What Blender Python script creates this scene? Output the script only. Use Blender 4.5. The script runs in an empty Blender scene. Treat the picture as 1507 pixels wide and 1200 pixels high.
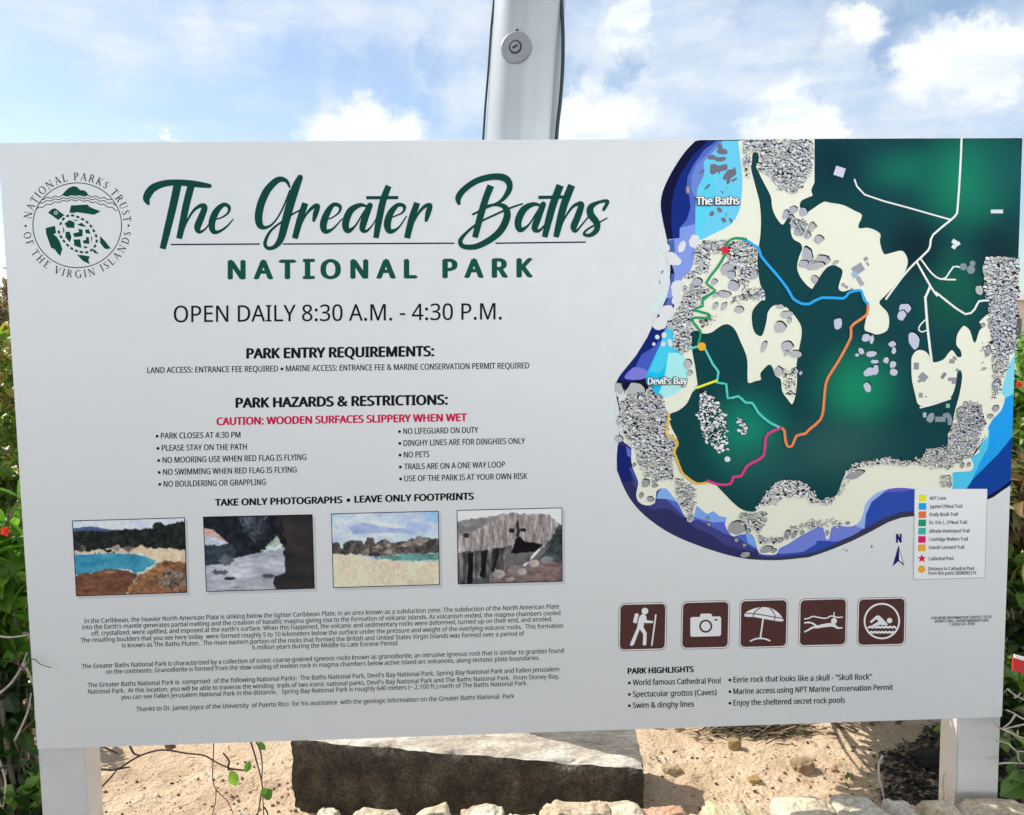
import bpy, bmesh, math, random
import numpy as np
from mathutils import Vector, Matrix, noise as mnoise

random.seed(7); RNG = np.random.default_rng(7)
R = math.radians
SC = bpy.context.scene
COL = SC.collection

# ------------------------------------------------------------------ camera
# The print on the sign was laid out from measurements of the sign's face; CAMERA also gives the
# plane-to-plane map used once to lay that print out on the board (board face is the plane y = 0).
F_PX, CX, CY = 1250.0, 753.5, 600.0
YAW, PITCH, ROLL = R(-2.30156905), R(-4.90166674), R(-0.84030231)
BOARD_Z = 0.60                                   # height of the board's lower edge
CAM = Vector((-0.1208457, -2.11293057, 1.02711301 + BOARD_Z))
_fwd = Vector((-math.sin(YAW)*math.cos(PITCH), math.cos(YAW)*math.cos(PITCH), math.sin(PITCH)))
_rt0 = Vector((math.cos(YAW), math.sin(YAW), 0)); _up0 = _rt0.cross(_fwd)
RT = _rt0*math.cos(ROLL) + _up0*math.sin(ROLL); UP = -_rt0*math.sin(ROLL) + _up0*math.cos(ROLL); FWD = _fwd
cam = bpy.data.cameras.new('camera'); camo = bpy.data.objects.new('camera', cam); COL.objects.link(camo)
m = Matrix((RT, UP, -FWD)).transposed().to_4x4(); m.translation = CAM
camo.matrix_world = m
cam.sensor_width = 36; cam.lens = F_PX/1507*36; cam.clip_end = 5000; cam.clip_start = 0.05
SC.camera = camo

def ray(px, py):
    return FWD + RT*((px-CX)/F_PX) + UP*((CY-py)/F_PX)
def at_y(px, py, y):
    d = ray(px, py); return CAM + d*((y-CAM.y)/d.y)
def at_z(px, py, z):
    d = ray(px, py); return CAM + d*((z-CAM.z)/d.z)

# ------------------------------------------------------------------ view, world, sun
SC.view_settings.view_transform = 'Standard'; SC.view_settings.look = 'None'
SC.view_settings.gamma = 1; SC.view_settings.exposure = 0.82
SUN_EL = R(42); SUN_AZ = math.atan2(-0.834, 0.551)
SUN_DIR = Vector((math.sin(SUN_AZ)*math.cos(SUN_EL), math.cos(SUN_AZ)*math.cos(SUN_EL), math.sin(SUN_EL)))
sl = bpy.data.lights.new('sun', 'SUN'); sl.energy = 3.7; sl.angle = R(0.5); sl.color = (1, .95, .87)
so = bpy.data.objects.new('sun', sl); COL.objects.link(so)
so.rotation_euler = SUN_DIR.to_track_quat('Z', 'Y').to_euler(); so.location = SUN_DIR*20

W = bpy.data.worlds.new('World'); SC.world = W; W.use_nodes = True
def build_world():
    nt = W.node_tree; N = nt.nodes; L = nt.links
    for n in list(N): N.remove(n)
    def nd(t, **k):
        n = N.new(t)
        for a, b in k.items(): setattr(n, a, b)
        return n
    out = nd('ShaderNodeOutputWorld'); mix = nd('ShaderNodeMixShader')
    sky = nd('ShaderNodeTexSky', sky_type='NISHITA', sun_disc=False, sun_elevation=SUN_EL, sun_rotation=SUN_AZ)
    sky.air_density = 1.0; sky.dust_density = 0.6; sky.ozone_density = 1.5
    b1 = nd('ShaderNodeBackground'); b1.inputs[1].default_value = 0.088; L.new(sky.outputs[0], b1.inputs[0])
    b2 = nd('ShaderNodeBackground'); b2.inputs[1].default_value = 1.0
    tc = nd('ShaderNodeTexCoord')
    def math_(op, a, b=None, c=None, clamp=False):
        n = nd('ShaderNodeMath', operation=op); n.use_clamp = clamp
        for i, v in enumerate((a, b, c)):
            if v is None: continue
            if isinstance(v, (int, float)): n.inputs[i].default_value = v
            else: L.new(v, n.inputs[i])
        return n.outputs[0]
    def vmath(op, a, b):
        n = nd('ShaderNodeVectorMath', operation=op)
        for i, v in enumerate((a, b)):
            if isinstance(v, (tuple, list, Vector)): n.inputs[i].default_value = v
            else: L.new(v, n.inputs[i])
        return n
    def noise(vec, scale, detail, rough=.55):
        n = nd('ShaderNodeTexNoise'); n.inputs['Scale'].default_value = scale; n.inputs['Detail'].default_value = detail
        n.inputs['Roughness'].default_value = rough; L.new(vec, n.inputs['Vector']); return n
    def remap(v, a, b, c=0, d=1):
        n = nd('ShaderNodeMapRange', interpolation_type='SMOOTHSTEP'); L.new(v, n.inputs[0])
        for i, x in enumerate((a, b, c, d)): n.inputs[i+1].default_value = x
        return n.outputs[0]
    D = tc.outputs['Generated']
    flat = vmath('MULTIPLY', D, (1, 1, 3.2)).outputs[0]
    veil = remap(noise(flat, 2.6, 7, .6).outputs[0], .40, .66)
    streak = remap(noise(vmath('MULTIPLY', D, (1, 1, 6)).outputs[0], 5.5, 6, .6).outputs[0], .45, .72)
    w1 = noise(D, 16, 9, .66); w2 = noise(D, 34, 4, .6)
    warp = vmath('SUBTRACT', w1.outputs['Color'], (.5, .5, .5)).outputs[0]
    warp = vmath('MULTIPLY', warp, (.11, .11, .10)).outputs[0]
    Dw = vmath('ADD', D, warp).outputs[0]
    # cumulus heads low over the horizon: (bearing by view pixel, radius)
    def blobs(lst, inner, outer):
        tot = None
        for px, py, r in lst:
            f = remap(vmath('DISTANCE', Dw, ray(px, py).normalized()).outputs['Value'], r*outer, r*inner)
            tot = f if tot is None else math_('MAXIMUM', tot, f)
        return tot
    heads = blobs([(535,188,.034), (495,215,.04), (590,215,.04), (560,225,.04), (860,160,.034), (900,190,.045), (845,200,.045), (1160,172,.036), (1120,205,.042), (1205,200,.04),
                   (1425,62,.03), (1385,85,.035), (1465,70,.03), (1440,110,.045), (1350,110,.03), (935,15,.035), (1265,38,.026), (250,204,.010)], .45, 1.35)
    mass = blobs([(490,35,.085), (610,40,.085), (690,30,.06), (400,20,.06), (150,15,.09), (300,40,.05), (480,140,.03), (690,150,.05), (900,60,.08), (1020,40,.08), (1000,150,.10), (1150,60,.08), (1130,130,.09), (1240,110,.06), (1420,140,.10), (1330,170,.09), (1500,60,.06), (880,140,.07), (950,150,.09), (1080,110,.09), (1000,200,.08), (1250,60,.05)], .1, 1.4)
    clear = blobs([(565,112,.040), (500,100,.028), (425,95,.034), (640,90,.022), (1395,12,.042), (1325,30,.022), (1297,80,.016), (60,120,.045), (915,105,.018), (820,120,.02), (620,165,.03)], .2, 1.5)
    # more heads of the same kind all round the sky
    front = remap(vmath('DISTANCE', D, ray(753, 150).normalized()).outputs['Value'], .62, .85)
    cum = math_('MULTIPLY', remap(noise(vmath('MULTIPLY', D, (1, 1, 2)).outputs[0], 3.1, 9, .6).outputs[0], .50, .60), front)
    tot = math_('MAXIMUM', heads, cum)
    soft = math_('MULTIPLY', mass, math_('ADD', math_('MULTIPLY', streak, .2), .86))
    mask = math_('MAXIMUM', math_('MULTIPLY', math_('MAXIMUM', veil, streak), .55), soft)
    mask = math_('MULTIPLY', mask, math_('SUBTRACT', 1, math_('MULTIPLY', clear, .8)))
    mask = math_('ADD', math_('MULTIPLY', math_('MAXIMUM', mask, tot), .90), .06, clamp=True)
    shade = remap(noise(flat, 7, 6, .6).outputs[0], .36, .64)
    ramp = nd('ShaderNodeMix', data_type='RGBA'); L.new(shade, ramp.inputs[0])
    ramp.inputs[6].default_value = (.68, .82, 1.03, 1); ramp.inputs[7].default_value = (.92, .99, 1.05, 1)
    ramp2 = nd('ShaderNodeMix', data_type='RGBA'); L.new(math_('MULTIPLY', tot, math_('ADD', math_('MULTIPLY', shade, .6), .4)), ramp2.inputs[0])
    L.new(ramp.outputs[2], ramp2.inputs[6]); ramp2.inputs[7].default_value = (1.22, 1.24, 1.22, 1)
    back = nd('ShaderNodeMix', data_type='RGBA'); L.new(math_('MULTIPLY', front, .8), back.inputs[0]); L.new(ramp2.outputs[2], back.inputs[6]); back.inputs[7].default_value = (1.03, 1.0, .94, 1)
    L.new(back.outputs[2], b2.inputs[0])
    # unseen sky behind the camera brightened, most near the horizon, to light the board
    sep = nd('ShaderNodeSeparateXYZ'); L.new(D, sep.inputs[0])
    low = remap(sep.outputs[2], .30, .07, .45, 2.5)
    opp = remap(math_('MULTIPLY', sep.outputs[1], -1), -.7, .35, .54, 1.45)
    opp = math_('MULTIPLY', opp, math_('ADD', 1, math_('MULTIPLY', math_('SUBTRACT', low, 1), front)))
    L.new(opp, b2.inputs[1])
    L.new(mask, mix.inputs[0]); L.new(b1.outputs[0], mix.inputs[1]); L.new(b2.outputs[0], mix.inputs[2])
    L.new(mix.outputs[0], out.inputs[0])
build_world()

# ------------------------------------------------------------------ helpers
ORG = {}
def tag(o, label=None, cat=None, group=None, kind=None):
    for k, v in (('label', label), ('category', cat), ('group', group), ('kind', kind)):
        if v: o[k] = v
    return o
def empty(name, loc, label, cat, group=None):
    o = bpy.data.objects.new(name, None); COL.objects.link(o); o.location = loc; o.empty_display_size = .1
    ORG[o.name] = Vector(loc); return tag(o, label, cat, group)
def srgb(c):
    c = [x/255 for x in c[:3]]
    return tuple(x/12.92 if x <= .04045 else ((x+.055)/1.055)**2.4 for x in c)

class MB:
    """collects faces for ONE mesh object; colour per face optional"""
    def __init__(s): s.v = []; s.f = []; s.c = []; s.mi = []
    def add(s, verts, faces, col=None, mi=0):
        b = len(s.v); s.v.extend([tuple(p) for p in verts])
        for f in faces:
            s.f.append([b+i for i in f]); s.c.append(col or (1, 1, 1)); s.mi.append(mi)
    def build(s, name, mats, parent=None, smooth=False, origin=None):
        me = bpy.data.meshes.new(name)
        org = ORG[parent.name] if parent else Vector(origin or (0, 0, 0))
        me.from_pydata([(p[0]-org.x, p[1]-org.y, p[2]-org.z) for p in s.v], [], s.f)
        at = me.color_attributes.new('Col', 'FLOAT_COLOR', 'CORNER')
        cc = np.ones((len(me.loops), 4), np.float32)
        k = 0
        for f, c in zip(s.f, s.c):
            cc[k:k+len(f), :3] = c[:3]; k += len(f)
        at.data.foreach_set('color', cc.ravel())
        me.polygons.foreach_set('material_index', s.mi)
        if smooth: me.polygons.foreach_set('use_smooth', [True]*len(s.f))
        for mm in (mats if isinstance(mats, (list, tuple)) else [mats]): me.materials.append(mm)
        me.update()
        o = bpy.data.objects.new(name, me); COL.objects.link(o)
        if parent: o.parent = parent
        else: o.location = org
        ORG[o.name] = org
        return o
    def box(s, x0, x1, y0, y1, z0, z1, col=None, mi=0):
        v = [(x, y, z) for x in (x0, x1) for y in (y0, y1) for z in (z0, z1)]
        s.add(v, [(0,1,3,2), (4,6,7,5), (0,4,5,1), (2,3,7,6), (0,2,6,4), (1,5,7,3)], col, mi)
    def tube(s, pts, rad, n=8, col=None, cap=True, mi=0):
        pts = [Vector(p) for p in pts]
        if isinstance(rad, (int, float)): rad = [rad]*len(pts)
        rings = []; t0 = (pts[1]-pts[0]).normalized()
        a = t0.orthogonal().normalized()
        for i, p in enumerate(pts):
            t = (pts[min(i+1, len(pts)-1)]-pts[max(i-1, 0)]).normalized()
            a = (a - t*a.dot(t)).normalized(); b = t.cross(a)
            rings.append([p + (a*math.cos(2*math.pi*k/n)+b*math.sin(2*math.pi*k/n))*rad[i] for k in range(n)])
        v = [q for r in rings for q in r]; f = []
        for i in range(len(pts)-1):
            for k in range(n):
                f.append((i*n+k, i*n+(k+1) % n, (i+1)*n+(k+1) % n, (i+1)*n+k))
        if cap: f.append(tuple(range(n))[::-1]); f.append(tuple((len(pts)-1)*n+k for k in range(n)))
        s.add(v, f, col, mi)

def crom(pts, sub=6, closed=False):
    P = [np.array(p, float) for p in pts]; n = len(P); out = []
    if n < 3 and not closed:
        return [tuple(P[0]+(P[1]-P[0])*t/sub) for t in range(sub+1)]
    rng = range(n) if closed else range(n-1)
    for i in rng:
        if closed: a, b, c, d = P[(i-1) % n], P[i], P[(i+1) % n], P[(i+2) % n]
        else: a, b, c, d = P[max(i-1, 0)], P[i], P[i+1], P[min(i+2, n-1)]
        for k in range(sub):
            t = k/sub
            out.append(tuple(.5*((2*b)+(-a+c)*t+(2*a-5*b+4*c-d)*t*t+(-a+3*b-3*c+d)*t**3)))
    if not closed: out.append(tuple(P[-1]))
    return out

# ------------------------------------------------------------------ materials
def mat(name):
    m = bpy.data.materials.new(name); m.use_nodes = True
    nt = m.node_tree; return m, nt, nt.nodes['Principled BSDF']
def plain(name, col, rough=.5, metal=0, spec=.5):
    m, nt, b = mat(name); b.inputs['Base Color'].default_value = (*col, 1)
    b.inputs['Roughness'].default_value = rough; b.inputs['Metallic'].default_value = metal
    b.inputs['Specular IOR Level'].default_value = spec; return m
def noisy(name, cols, scale=8, detail=8, rough=.8, bump=.0, bscale=None, bdist=.01, stretch=(1,1,1), attr=False, coords='Object', fine=None):
    """colour ramp over noise, optional bump, optional multiply by Col attribute"""
    m, nt, b = mat(name); N = nt.nodes; L = nt.links
    tc = N.new('ShaderNodeTexCoord'); mp = N.new('ShaderNodeMapping'); mp.inputs['Scale'].default_value = stretch
    L.new(tc.outputs[coords], mp.inputs[0])
    nz = N.new('ShaderNodeTexNoise'); nz.inputs['Scale'].default_value = scale; nz.inputs['Detail'].default_value = detail; nz.inputs['Roughness'].default_value = .65
    L.new(mp.outputs[0], nz.inputs['Vector'])
    cr = N.new('ShaderNodeValToRGB'); el = cr.color_ramp.elements
    n = len(cols); pos = [.28+.44*i/(n-1) for i in range(n)]
    el[0].position = pos[0]; el[0].color = (*cols[0], 1); el[1].position = pos[-1]; el[1].color = (*cols[-1], 1)
    for i in range(1, n-1):
        e = el.new(pos[i]); e.color = (*cols[i], 1)
    L.new(nz.outputs[0], cr.inputs[0]); c = cr.outputs[0]
    if fine:
        fs, flo, fhi = fine
        n3 = N.new('ShaderNodeTexNoise'); n3.inputs['Scale'].default_value = fs; n3.inputs['Detail'].default_value = 4; L.new(mp.outputs[0], n3.inputs['Vector'])
        mr = N.new('ShaderNodeMapRange'); L.new(n3.outputs[0], mr.inputs[0])
        for i, x in enumerate((.3, .7, flo, fhi)): mr.inputs[i+1].default_value = x
        vm = N.new('ShaderNodeVectorMath'); vm.operation = 'SCALE'; L.new(c, vm.inputs[0]); L.new(mr.outputs[0], vm.inputs['Scale']); c = vm.outputs[0]
    if attr:
        at = N.new('ShaderNodeAttribute'); at.attribute_name = 'Col'
        mx = N.new('ShaderNodeMix'); mx.data_type = 'RGBA'; mx.blend_type = 'MULTIPLY'; mx.inputs[0].default_value = 1
        L.new(c, mx.inputs[6]); L.new(at.outputs[0], mx.inputs[7]); c = mx.outputs[2]
    L.new(c, b.inputs['Base Color']); b.inputs['Roughness'].default_value = rough
    if bump:
        n2 = N.new('ShaderNodeTexNoise'); n2.inputs['Scale'].default_value = bscale or scale*4; n2.inputs['Detail'].default_value = 8; L.new(mp.outputs[0], n2.inputs['Vector'])
        bp = N.new('ShaderNodeBump'); bp.inputs['Strength'].default_value = bump; bp.inputs['Distance'].default_value = bdist
        L.new(n2.outputs[0], bp.inputs['Height']); L.new(bp.outputs[0], b.inputs['Normal'])
    return m

def ink_material():
    m, nt, b = mat('printed_ink'); at = nt.nodes.new('ShaderNodeAttribute'); at.attribute_name = 'Col'
    nt.links.new(at.outputs[0], b.inputs['Base Color']); b.inputs['Roughness'].default_value = .5; b.inputs['Specular IOR Level'].default_value = .2; b.inputs['Metallic'].default_value = .55
    return m
INK = ink_material()
PAPER = .80                                      # reflectance of the white board
def ink(c):
    return tuple(min(.9, x*1.22) for x in srgb(c))

# ------------------------------------------------------------------ the sign board and its print
STEP = 1.5e-4
def S(px, py, layer):
    p = at_y(px, py, 0.0); p.y = -STEP*layer
    return p
def Zm(ox, oy, sc):                              # measured on an enlargement: origin and scale
    def f(*pts): return [(ox+p[0]/sc, oy+p[1]/sc) + tuple(q/sc for q in p[2:]) for p in pts]
    return f
A = Zm(890,190,4.8); B = Zm(1190,190,4.754); C = Zm(890,430,4.8); D = Zm(1190,430,4.754); E_ = Zm(890,640,4.8); F = Zm(1190,640,4.754)
T2 = Zm(200,240,4.186); T3 = Zm(560,240,4.186); EM = Zm(0,240,6.314); G7 = Zm(890,860,4.861); G8 = Zm(1190,860,4.754)

class Print(MB):
    def poly(s, pts, col, layer, smooth=0):
        pts = [p[:2] for p in pts]
        if smooth: pts = crom(pts, smooth, True)
        s.add([S(x, y, layer) for x, y in pts], [list(range(len(pts)))], ink(col))
    def stroke(s, pts, col, layer, w=None, sub=6, round_=True, rise=.8, straight=False):
        if w is not None: pts = [(p[0], p[1], w) for p in pts]
        q = pts if straight else crom(pts, sub)
        q = [np.array(p, float) for p in q]; n = len(q); L = []; Rr = []
        for i in range(n):
            t = q[min(i+1, n-1)][:2]-q[max(i-1, 0)][:2]; t = t/(np.linalg.norm(t)+1e-9); nn = np.array((-t[1], t[0]))
            L.append(q[i][:2]+nn*q[i][2]/2); Rr.append(q[i][:2]-nn*q[i][2]/2)
        v = []
        for i in range(n):
            la = layer+rise*i/max(1, n-1)
            v += [S(*L[i], la), S(*Rr[i], la)]
        c = ink(col)
        s.add(v, [(2*i, 2*i+1, 2*i+3, 2*i+2) for i in range(n-1)], c)
        if round_:
            for e, i, la in ((0, 0, layer-.05), (n-1, n-1, layer+rise+.05)):
                r = q[e][2]/2*(.98); s.disc(q[e][0], q[e][1], r, col, la, 14)
    def disc(s, x, y, r, col, layer, n=24, ry=None, rot=0, jit=0, rnd=random):
        ry = ry or r; ca, sa = math.cos(rot), math.sin(rot); p = []
        for k in range(n):
            a = 2*math.pi*k/n; j = 1+rnd.uniform(-jit, jit)
            u, w = r*math.cos(a)*j, ry*math.sin(a)*j
            p.append(S(x+u*ca-w*sa, y+u*sa+w*ca, layer))
        s.add(p, [list(range(n))], ink(col))
    def ring(s, x, y, r, w, col, layer, ry=None, n=64):
        ry = ry or r; v = []
        for k in range(n):
            a = 2*math.pi*k/n
            v += [S(x+(r-w/2)*math.cos(a), y+(ry-w/2)*math.sin(a), layer), S(x+(r+w/2)*math.cos(a), y+(ry+w/2)*math.sin(a), layer)]
        s.add(v, [(2*k, 2*k+1, (2*k+3) % (2*n), (2*k+2) % (2*n)) for k in range(n)], ink(col))
    def text(s, body, xl, yl, xr, yr, cap, col, layer, bold=0, spacing=1.0, font=None):
        v, f = glyphs(body, spacing, font)
        x0, x1 = v[:, 0].min(), v[:, 0].max(); bd = bold*cap
        sx = (xr-xl-2*bd)/(x1-x0); sy = cap/CAPH[font or 'sans']; c = ink(col)
        base = yl+(yr-yl)*((v[:, 0]-x0)/(x1-x0))
        px = xl+bd+(v[:, 0]-x0)*sx; py = base-v[:, 1]*sy
        offs = [(0, 0)] if not bold else [(-bd, 0), (0, 0), (bd, 0), (0, -bd*.55), (0, bd*.35)]
        for i, (dx, dy) in enumerate(offs):
            s.add([S(a+dx, b+dy, layer+i*.3) for a, b in zip(px, py)], f, c)

FONTS = {}
def load_fonts():
    try:
        p = bpy.utils.system_resource('DATAFILES', path='fonts')
        FONTS['sans'] = bpy.data.fonts.load(p+'/NotoSansMath-Regular.woff2')
    except Exception:
        FONTS['sans'] = None
load_fonts()
def glyphs(body, spacing=1.0, font=None):
    cu = bpy.data.curves.new('lettering', 'FONT'); cu.body = body; cu.space_character = spacing; cu.resolution_u = 4
    fo = FONTS.get(font or 'sans')
    if fo: cu.font = fo
    ob = bpy.data.objects.new('lettering', cu); me = ob.to_mesh()
    v = np.array([p.co[:] for p in me.vertices]); f = [list(p.vertices) for p in me.polygons]
    ob.to_mesh_clear(); bpy.data.objects.remove(ob); bpy.data.curves.remove(cu)
    return v, f
FONTS['round'] = None
CAPH = {k: float(glyphs('H', 1, k)[0][:, 1].max()) for k in ('sans', 'round')}

def board_material():
    m, nt, b = mat('white_board'); N = nt.nodes; L = nt.links
    tc = N.new('ShaderNodeTexCoord'); nz = N.new('ShaderNodeTexNoise'); nz.inputs['Scale'].default_value = 1.3; nz.inputs['Detail'].default_value = 5
    L.new(tc.outputs['Object'], nz.inputs['Vector'])
    cr = N.new('ShaderNodeValToRGB'); cr.color_ramp.elements[0].color = (.76, .77, .775, 1); cr.color_ramp.elements[1].color = (.82, .82, .815, 1)
    L.new(nz.outputs[0], cr.inputs[0]); L.new(cr.outputs[0], b.inputs['Base Color'])
    n2 = N.new('ShaderNodeTexNoise'); n2.inputs['Scale'].default_value = 30; L.new(tc.outputs['Object'], n2.inputs['Vector'])
    mr = N.new('ShaderNodeMapRange'); L.new(n2.outputs[0], mr.inputs[0]); mr.inputs[3].default_value = .46; mr.inputs[4].default_value = .56; b.inputs['Metallic'].default_value = .55
    L.new(mr.outputs[0], b.inputs['Roughness'])
    return m
WHITE = board_material()
POSTM = noisy('white_painted_post', [(.64,.64,.66), (.70,.70,.70), (.67,.67,.67)], scale=6, rough=.5, bump=.08, bscale=60, bdist=.002)
POSTM.node_tree.nodes['Principled BSDF'].inputs['Metallic'].default_value = .5

def splash():
    nt = POSTM.node_tree; N = nt.nodes; L = nt.links; b = N['Principled BSDF']; src = b.inputs['Base Color'].links[0].from_socket
    g_ = N.new('ShaderNodeNewGeometry'); sp = N.new('ShaderNodeSeparateXYZ'); L.new(g_.outputs['Position'], sp.inputs[0])
    nz = N.new('ShaderNodeTexNoise'); nz.inputs['Scale'].default_value = 38; nz.inputs['Detail'].default_value = 9; L.new(g_.outputs['Position'], nz.inputs['Vector'])
    ad = N.new('ShaderNodeMath'); ad.operation = 'MULTIPLY_ADD'; L.new(nz.outputs[0], ad.inputs[0]); ad.inputs[1].default_value = -.62; L.new(sp.outputs[2], ad.inputs[2])
    mr = N.new('ShaderNodeMapRange'); mr.interpolation_type = 'SMOOTHSTEP'; L.new(ad.outputs[0], mr.inputs[0])
    for i, x in enumerate((-.12, .06, .30, 0)): mr.inputs[i+1].default_value = x
    mx = N.new('ShaderNodeMix'); mx.data_type = 'RGBA'; L.new(mr.outputs[0], mx.inputs[0]); L.new(src, mx.inputs[6]); mx.inputs[7].default_value = (.34,.27,.20,1); L.new(mx.outputs[2], b.inputs['Base Color'])
splash()
GROUND_Z = .17                                   # sand bed behind the low stone wall
sign = empty('park_sign', (0, .08, GROUND_Z), 'large white national park information board with green script title and trail map', 'sign')
def bevel_box(x0, x1, y0, y1, z0, z1, bev=.004):
    bm = bmesh.new(); bmesh.ops.create_cube(bm, size=1)
    for v in bm.verts: v.co = ((x0+x1)/2+v.co.x*(x1-x0), (y0+y1)/2+v.co.y*(y1-y0), (z0+z1)/2+v.co.z*(z1-z0))
    bmesh.ops.bevel(bm, geom=bm.edges[:], offset=bev, segments=2, affect='EDGES')
    v = [p.co[:] for p in bm.verts]; f = [[q.index for q in p.verts] for p in bm.faces]; bm.free(); return v, f
pb = MB(); pb.add(*bevel_box(-1.25, 1.25, 0, .026, BOARD_Z, BOARD_Z+1.5, .0022)); pb.build('panel', WHITE, sign)
for x0 in (-1.262, 1.263-.118):
    q = MB(); q.add(*bevel_box(x0, x0+.118, .026, .112, .02, BOARD_Z+1.47, .004)); q.build('post', POSTM, sign)

GREEN = (9, 66, 58); BLACK = (22, 24, 30); NAVY = (24, 30, 58)
# --- script title
def title():
    p = Print(); k = [2.0]
    def st(conv, *pts, end=True):
        p.stroke(conv(*pts), GREEN, k[0], sub=8, rise=.5, round_=end); k[0] += .35
    st(T2, (76,250,22),(66,215,46),(100,160,50),(165,130,42),(240,121,38),(330,126,40),(400,135,36),(455,142,26))
    st(T2, (260,122,50),(228,270,48),(192,420,44),(165,530,38), end=False)
    st(T2, (342,135,46),(310,260,44),(286,380,42),(266,467,36), end=False)
    st(T2, (285,440,10),(310,370,12),(355,295,16),(400,264,26),(424,275,36),(403,335,42),(380,395,42),(390,425,24),(425,410,12),(460,365,9))
    st(T2, (475,350,10),(525,338,10),(568,308,14),(574,272,22),(540,258,26),(495,300,40),(468,370,42),(478,422,32),(515,422,18),(560,392,12),(600,347,7))
    st(T2, (948,150,12),(925,110,24),(875,105,38),(812,165,46),(772,250,48),(756,330,48),(766,385,40),(802,398,20),(850,368,12),(900,290,11),(950,170,12))
    st(T2, (1012,90,36),(985,150,50),(950,260,52),(920,370,50),(892,470,42),(855,517,28),(812,525,22),(796,490,22),(830,420,16),(900,362,12),(960,320,12),(1022,285,10))
    st(T2, (1044,248,38),(1012,345,42),(979,466,36), end=False); st(T2, (1000,425,9),(1042,330,12),(1088,275,22),(1120,265,28),(1108,310,34),(1096,355,20))
    st(T2, (1165,350,9),(1210,337,9),(1252,304,13),(1257,268,22),(1217,258,26),(1178,310,40),(1155,380,44),(1168,422,32),(1215,405,14),(1270,345,8))
    st(T2, (1425,270,12),(1382,260,26),(1322,295,42),(1292,370,44),(1305,418,34),(1350,390,13),(1400,310,11),(1432,262,12))
    st(T2, (1442,262,36),(1412,340,42),(1396,405,38),(1420,420,18),(1460,380,9),(1492,320,8))
    st(T3, (50,142,38),(17,230,42),(-7,340,42),(-28,463,34), end=False); st(T3, (-88,215,20),(110,214,20), end=False)
    st(T3, (45,345,9),(90,328,9),(138,304,13),(146,268,22),(106,260,26),(62,310,40),(42,380,44),(60,422,32),(110,400,13),(160,330,8))
    st(T3, (226,246,38),(193,345,42),(163,464,38), end=False); st(T3, (182,420,9),(222,330,13),(268,272,22),(306,262,28),(293,310,34),(281,355,20))
    st(T3, (483,250,22),(480,212,38),(520,160,38),(600,108,38),(700,85,40),(770,97,44),(796,140,38),(780,190,32),(735,240,20),(655,275,13),(570,317,14))
    st(T3, (680,140,44),(650,215,42),(615,330,42),(582,460,36), end=False)
    st(T3, (640,268,14),(720,258,20),(768,276,36),(780,330,44),(745,410,44),(680,470,40),(590,515,36),(512,515,30),(492,480,28),(530,430,18),(600,372,13),(700,322,13),(800,278,13),(875,252,9))
    st(T3, (990,265,12),(942,255,26),(882,288,42),(848,360,44),(860,412,34),(910,385,13),(960,310,11),(992,260,12))
    st(T3, (1002,256,36),(970,340,42),(950,405,38),(980,416,18),(1022,370,8))
    st(T3, (1107,138,46),(1065,250,46),(1037,350,44),(1011,458,34), end=False); st(T3, (1178,138,46),(1130,260,46),(1102,370,44),(1081,458,34), end=False)
    st(T3, (1100,430,9),(1130,350,11),(1180,275,17),(1222,252,26),(1237,262,36),(1215,330,42),(1190,395,40),(1205,420,18),(1250,370,10),(1290,320,10))
    st(T3, (972,213,20),(1172,210,20), end=False)
    st(T3, (1374,288,20),(1398,238,22),(1345,243,20),(1296,272,38),(1295,318,44),(1332,370,40),(1330,415,34),(1292,446,24),(1254,440,17),(1272,412,13),(1340,372,11),(1395,340,8))
    return p.build('title_lettering', INK, sign)
title()
u = Print()
for a in (T2((215,503),(763,500)), T2((905,500),(1507,497))+T3((455,495)), T3((708,495),(1265,488))):
    u.stroke(a, NAVY, 1, w=2.2, straight=True, round_=False, rise=0)
u.build('title_underline', INK, sign)
u = Print()
for word, xl, yl, xr, yr in (('NATIONAL', 335, 411, 614.5, 409.4), ('PARK', 651, 409.2, 784.8, 408)):
    u.text(word, xl, yl, xr, yr, 27.0, (13,78,64), 2, bold=.085, spacing=1.42)
for xx in (465,):                                  # the barred capital I
    for yy in (383.6, 408.6): u.poly([(446.2,yy-2.3),(463.3,yy-2.3),(463.3,yy+2.3),(446.2,yy+2.3)], (13,78,64), 4)
u.build('subtitle_lettering', INK, sign)

def text_part(name, rows, col=BLACK, cap=8, bold=0):
    p = Print()
    for r in rows:
        body, xl, yl, xr, yr = r[:5]; cp = r[5] if len(r) > 5 else cap; cl = r[6] if len(r) > 6 else col; bd = r[7] if len(r) > 7 else bold
        if body.startswith('• '):
            p.disc(xl+2.2, yl-cp*.42, cp*.26, cl, 2, 12); body = body[2:]; xl += r[8] if len(r) > 8 else 8
        p.text(body, xl, yl, xr, yr, cp, cl, 2, bold=bd)
    return p
text_part('x', [('OPEN DAILY 8:30 A.M. - 4:30 P.M.', 255.7, 474.6, 738.5, 470.4, 24, (26,27,31), .012)]).build('opening_hours_lettering', INK, sign)
p = text_part('x', [('PARK ENTRY REQUIREMENTS:', 362.4, 527.9, 639.3, 524.4, 14.6, BLACK, .085),
    ('LAND ACCESS: ENTRANCE FEE REQUIRED', 216.7, 549.4, 409.3, 547.0, 8.6, BLACK, .03), ('MARINE ACCESS: ENTRANCE FEE & MARINE CONSERVATION PERMIT REQUIRED', 420.8, 546.8, 779, 542.4, 8.6, BLACK, .03)])
p.disc(415, 543.2, 2.2, BLACK, 2, 12); p.build('entry_requirements_lettering', INK, sign)
text_part('x', [('PARK HAZARDS & RESTRICTIONS:', 346.5, 600.4, 659.3, 595.6, 14.2, BLACK, .085)]).build('hazards_heading_lettering', INK, sign)
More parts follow.
